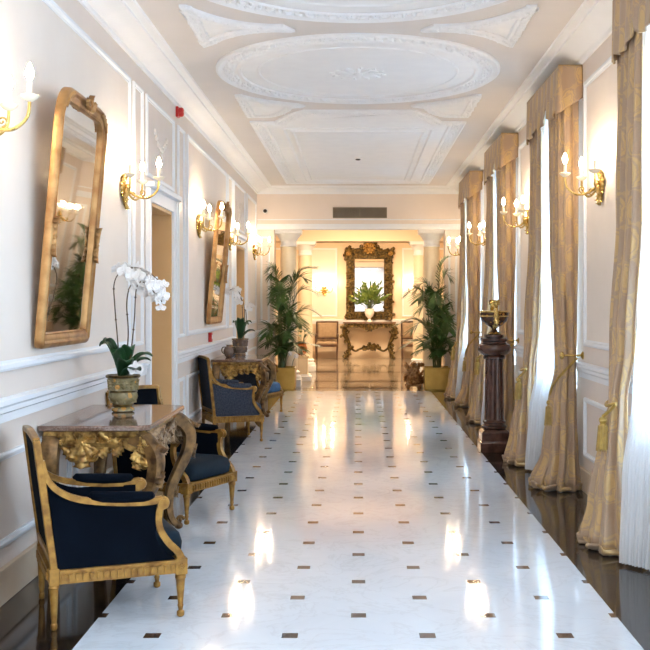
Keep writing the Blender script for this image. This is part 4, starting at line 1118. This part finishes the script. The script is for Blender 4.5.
for a in (-PI/2, PI/2):
    b = MB(); d = V((math.cos(a), math.sin(a), 0))
    P = spline([d*.06+V((0,0,.07)), d*.13+V((0,0,.11)), d*.185+V((0,0,.17)), d*.19+V((0,0,.25)), d*.165+V((0,0,.30)), d*.18+V((0,0,.335))], 6)
    b.tube(P, [.016,.02,.024,.03,.034,.03,.022]+[.024]*(len(P)-7), 8); acanthus(b, d*.19+V((0,0,.30)), (0,0,1), d, .08, .07, .5); acanthus(b, d*.185+V((0,0,.22)), (0,0,-1), d, .12, .06, .4)
    b.ball(d*.175+V((0,0,.335)), (.03,.03,.028), 8, 6); b.build('handle', M['brass'], t)

# ---------------------------------------------------------------- carved figure by the right planter, stand with pot behind the left palm
t = thing('carved_ornament', 'brown carved wooden scrollwork ornament on feet left of the right planter', 'ornament', (1.03, 19.75, 0)); random.seed(31); b = MB()
b.box(-.14,.14,-.10,.10,.06,.10)
for s in (-1,1):
    b.ball((s*.10,-.06,.035), (.04,.04,.035), 8, 6); b.ball((s*.10,.06,.035), (.04,.04,.035), 8, 6)
b.build('base', M['carved'], t)
b = MB(); b.lathe([(.10,.10),(.12,.16),(.13,.26),(.11,.36),(.07,.44),(.05,.50)], 16)
for k in range(46):
    a = rnd(0,2*PI); z = rnd(.12,.46); r = .12-.05*max(0,(z-.3)/.2); n_ = (math.cos(a), math.sin(a), 0); acanthus(b, (n_[0]*r, n_[1]*r, z), (rnd(-.6,.6),rnd(-.6,.6),rnd(-.4,1)), n_, .13, .08, .7)
for k in range(8):
    a = 2*PI*k/8; n_ = V((math.cos(a), math.sin(a), 0)); scroll(b, n_*.13+V((0,0,.2+.12*(k%2))), n_, (0,0,1), .045, .014, 1.2, PI/2)
b.build('carving', M['carved'], t, angle=50)
t = thing('plinth', 'low white stepped plinth behind the left palm near the column foot', 'plinth', (-1.16, 22.0, 0)); b = MB()
b.sqlathe([(.20,0),(.20,.10),(.17,.11),(.17,.14)]); b.build('step', M['white'], t, smooth=False, bevel=.006)
b = MB(); b.sqlathe([(.13,.14),(.13,.46),(.15,.475),(.16,.49),(.16,.525)]); b.build('block', M['column'], t, smooth=False, bevel=.006)
t = thing('orange_pot', 'orange red glazed pot on the low white plinth behind the left palm', 'flower pot', (-1.16, 22.0, .526)); b = MB()
b.lathe([(.06,0),(.07,.01),(.10,.07),(.115,.14),(.10,.20),(.085,.22),(.10,.24),(.085,.24),(.07,.2),(.02,.19)], 24); b.build('body', M['orange'], t)
b = MB(); random.seed(32)
for k in range(14):
    a = rnd(0,2*PI); e = V((math.cos(a)*rnd(.05,.2), math.sin(a)*rnd(.05,.2), rnd(.35,.5))); b.tube([(0,0,.18), e*.6+V((0,0,.06)), e], .004, 4)
    Mx = frame_from(e, V((e.x,e.y,.05)), (0,0,1)); b.grid(lambda u, v: ((u*2-1)*.035*math.sin(PI*(.1+.85*v)), .12*v, .02*math.sin(PI*v)), 2, 4, M=Mx)
b.build('foliage', M['leaf'], t, angle=180)

# ---------------------------------------------------------------- small fittings
t = thing('fire_alarm_beacon', 'red fire alarm beacon high on the left wall by the doorway', 'fire alarm', (XL, 11.16, 3.595)); b = MB()
b.box(0,.03,-.055,.055,-.055,.055); b.build('base', M['red'], t, smooth=False, bevel=.008)
b = MB(); b.lathe([(.05,.03),(.05,.06),(.04,.075),(.02,.08)], 20, Matrix.Rotation(PI/2,4,'Y')); b.build('lens', M['red'], t)
b = MB(); b.lathe([(.012,.08),(.012,.088),(.002,.09)], 12, Matrix.Rotation(PI/2,4,'Y')); b.build('indicator', M['whiteplastic'], t)
t = thing('fire_call_point', 'small red fire call point low on the left wall below the farther mirror', 'fire alarm', (XL+.001, 13.57, 1.165)); b = MB()
b.box(0,.045,-.045,.045,-.06,.06); b.build('housing', M['red'], t, smooth=False, bevel=.006)
b = MB(); b.box(.045,.048,-.03,.03,-.02,.03); b.build('press_plate', M['whiteplastic'], t, smooth=False)
t = thing('security_camera', 'small white dome security camera on the end wall, upper left corner', 'security camera', (-1.745, Y1, 3.33)); b = MB()
b.lathe([(.05,0),(.05,.03),(.04,.04)], 20, Matrix.Rotation(PI/2,4,'X')); b.build('mount', M['whiteplastic'], t)
b = MB(); b.ball((0,-.055,0), .036, 14, 10); b.build('lens_dome', M['black'], t)
t = thing('air_vent', 'long bronze air vent with two grilles above the lobby opening', 'air vent', (.035, Y1, 3.30)); b = MB()
b.box(-.51,.51,-.004,0,-.10,.10); b.build('backing', M['black'], t, smooth=False)
b = MB()
for z in (-.1,.085): b.box(-.51,.51,-.02,-.002,z,z+.015)
for x in (-.51,-.01,.49): b.box(x,x+.02,-.02,-.002,-.1,.1)
b.build('frame', M['vent'], t, smooth=False)
for s in (-.49, .01):
    b = MB()
    for k in range(9): b.box(s,s+.48,-.014,-.006,-.082+k*.019,-.070+k*.019)
    b.build('louvre_panel', M['vent'], t, smooth=False)
t = thing('smoke_detector', 'small white smoke detector on the ceiling panel beyond the oval', 'smoke detector', (0, 15.85, HC-.012)); b = MB()
b.lathe([(.055,0),(.055,-.02),(.045,-.03)], 24); b.build('base', M['whiteplastic'], t)
b = MB(); b.lathe([(.038,-.03),(.036,-.045),(.02,-.05),(.001,-.05)], 20); b.build('grille', M['black'], t)

# ---------------------------------------------------------------- lights, world, camera
def area(name, loc, sx, sy, power, col, rot=(0,0,0), portal=False):
    l = bpy.data.lights.new(name, 'AREA'); l.shape = 'RECTANGLE'; l.size = sx; l.size_y = sy; l.energy = power; l.color = col
    if portal: l.cycles.is_portal = True
    o = bpy.data.objects.new(name, l); C.objects.link(o); o.location = loc; o.rotation_euler = rot; return o
for a, c in WIN:
    area('window_daylight_portal', (XR+.36, (a+c)/2, 1.75), 3.3, c-a-.5, 1, (1,1,1), (0, PI/2, 0), True)
for y, p in ((22.7, 230), (28.0, 330)):
    area('lobby_ceiling_lamp', (0, y, 3.70), 2.2, 1.6, p, (1, .74, .46))
for y, p in ((-1.5, 260),):
    area('entrance_fill_light', (0, y, 3.74), 2.5, 2.5, p, (.90, .95, 1))  # unseen fill light added behind the camera to brighten the near hall
w = bpy.data.worlds.new('sky'); bpy.context.scene.world = w; w.use_nodes = True
w.node_tree.nodes['Background'].inputs[0].default_value = (.52, .76, 1, 1); w.node_tree.nodes['Background'].inputs[1].default_value = 17
sc = bpy.context.scene
cam = bpy.data.cameras.new('camera'); cam.lens = 1067/650*36; cam.sensor_width = 36; cam.sensor_fit = 'HORIZONTAL'
cam.shift_x = -(358-325)/650; cam.shift_y = -(325-303)/650; cam.clip_start = .05
co = bpy.data.objects.new('camera', cam); C.objects.link(co); co.location = (0,0,1.6); co.rotation_euler = (PI/2,0,0); sc.camera = co
sc.view_settings.view_transform = 'Standard'; sc.view_settings.look = 'None'; sc.view_settings.gamma = 1; sc.view_settings.use_curve_mapping = False
sc.view_settings.exposure = .1
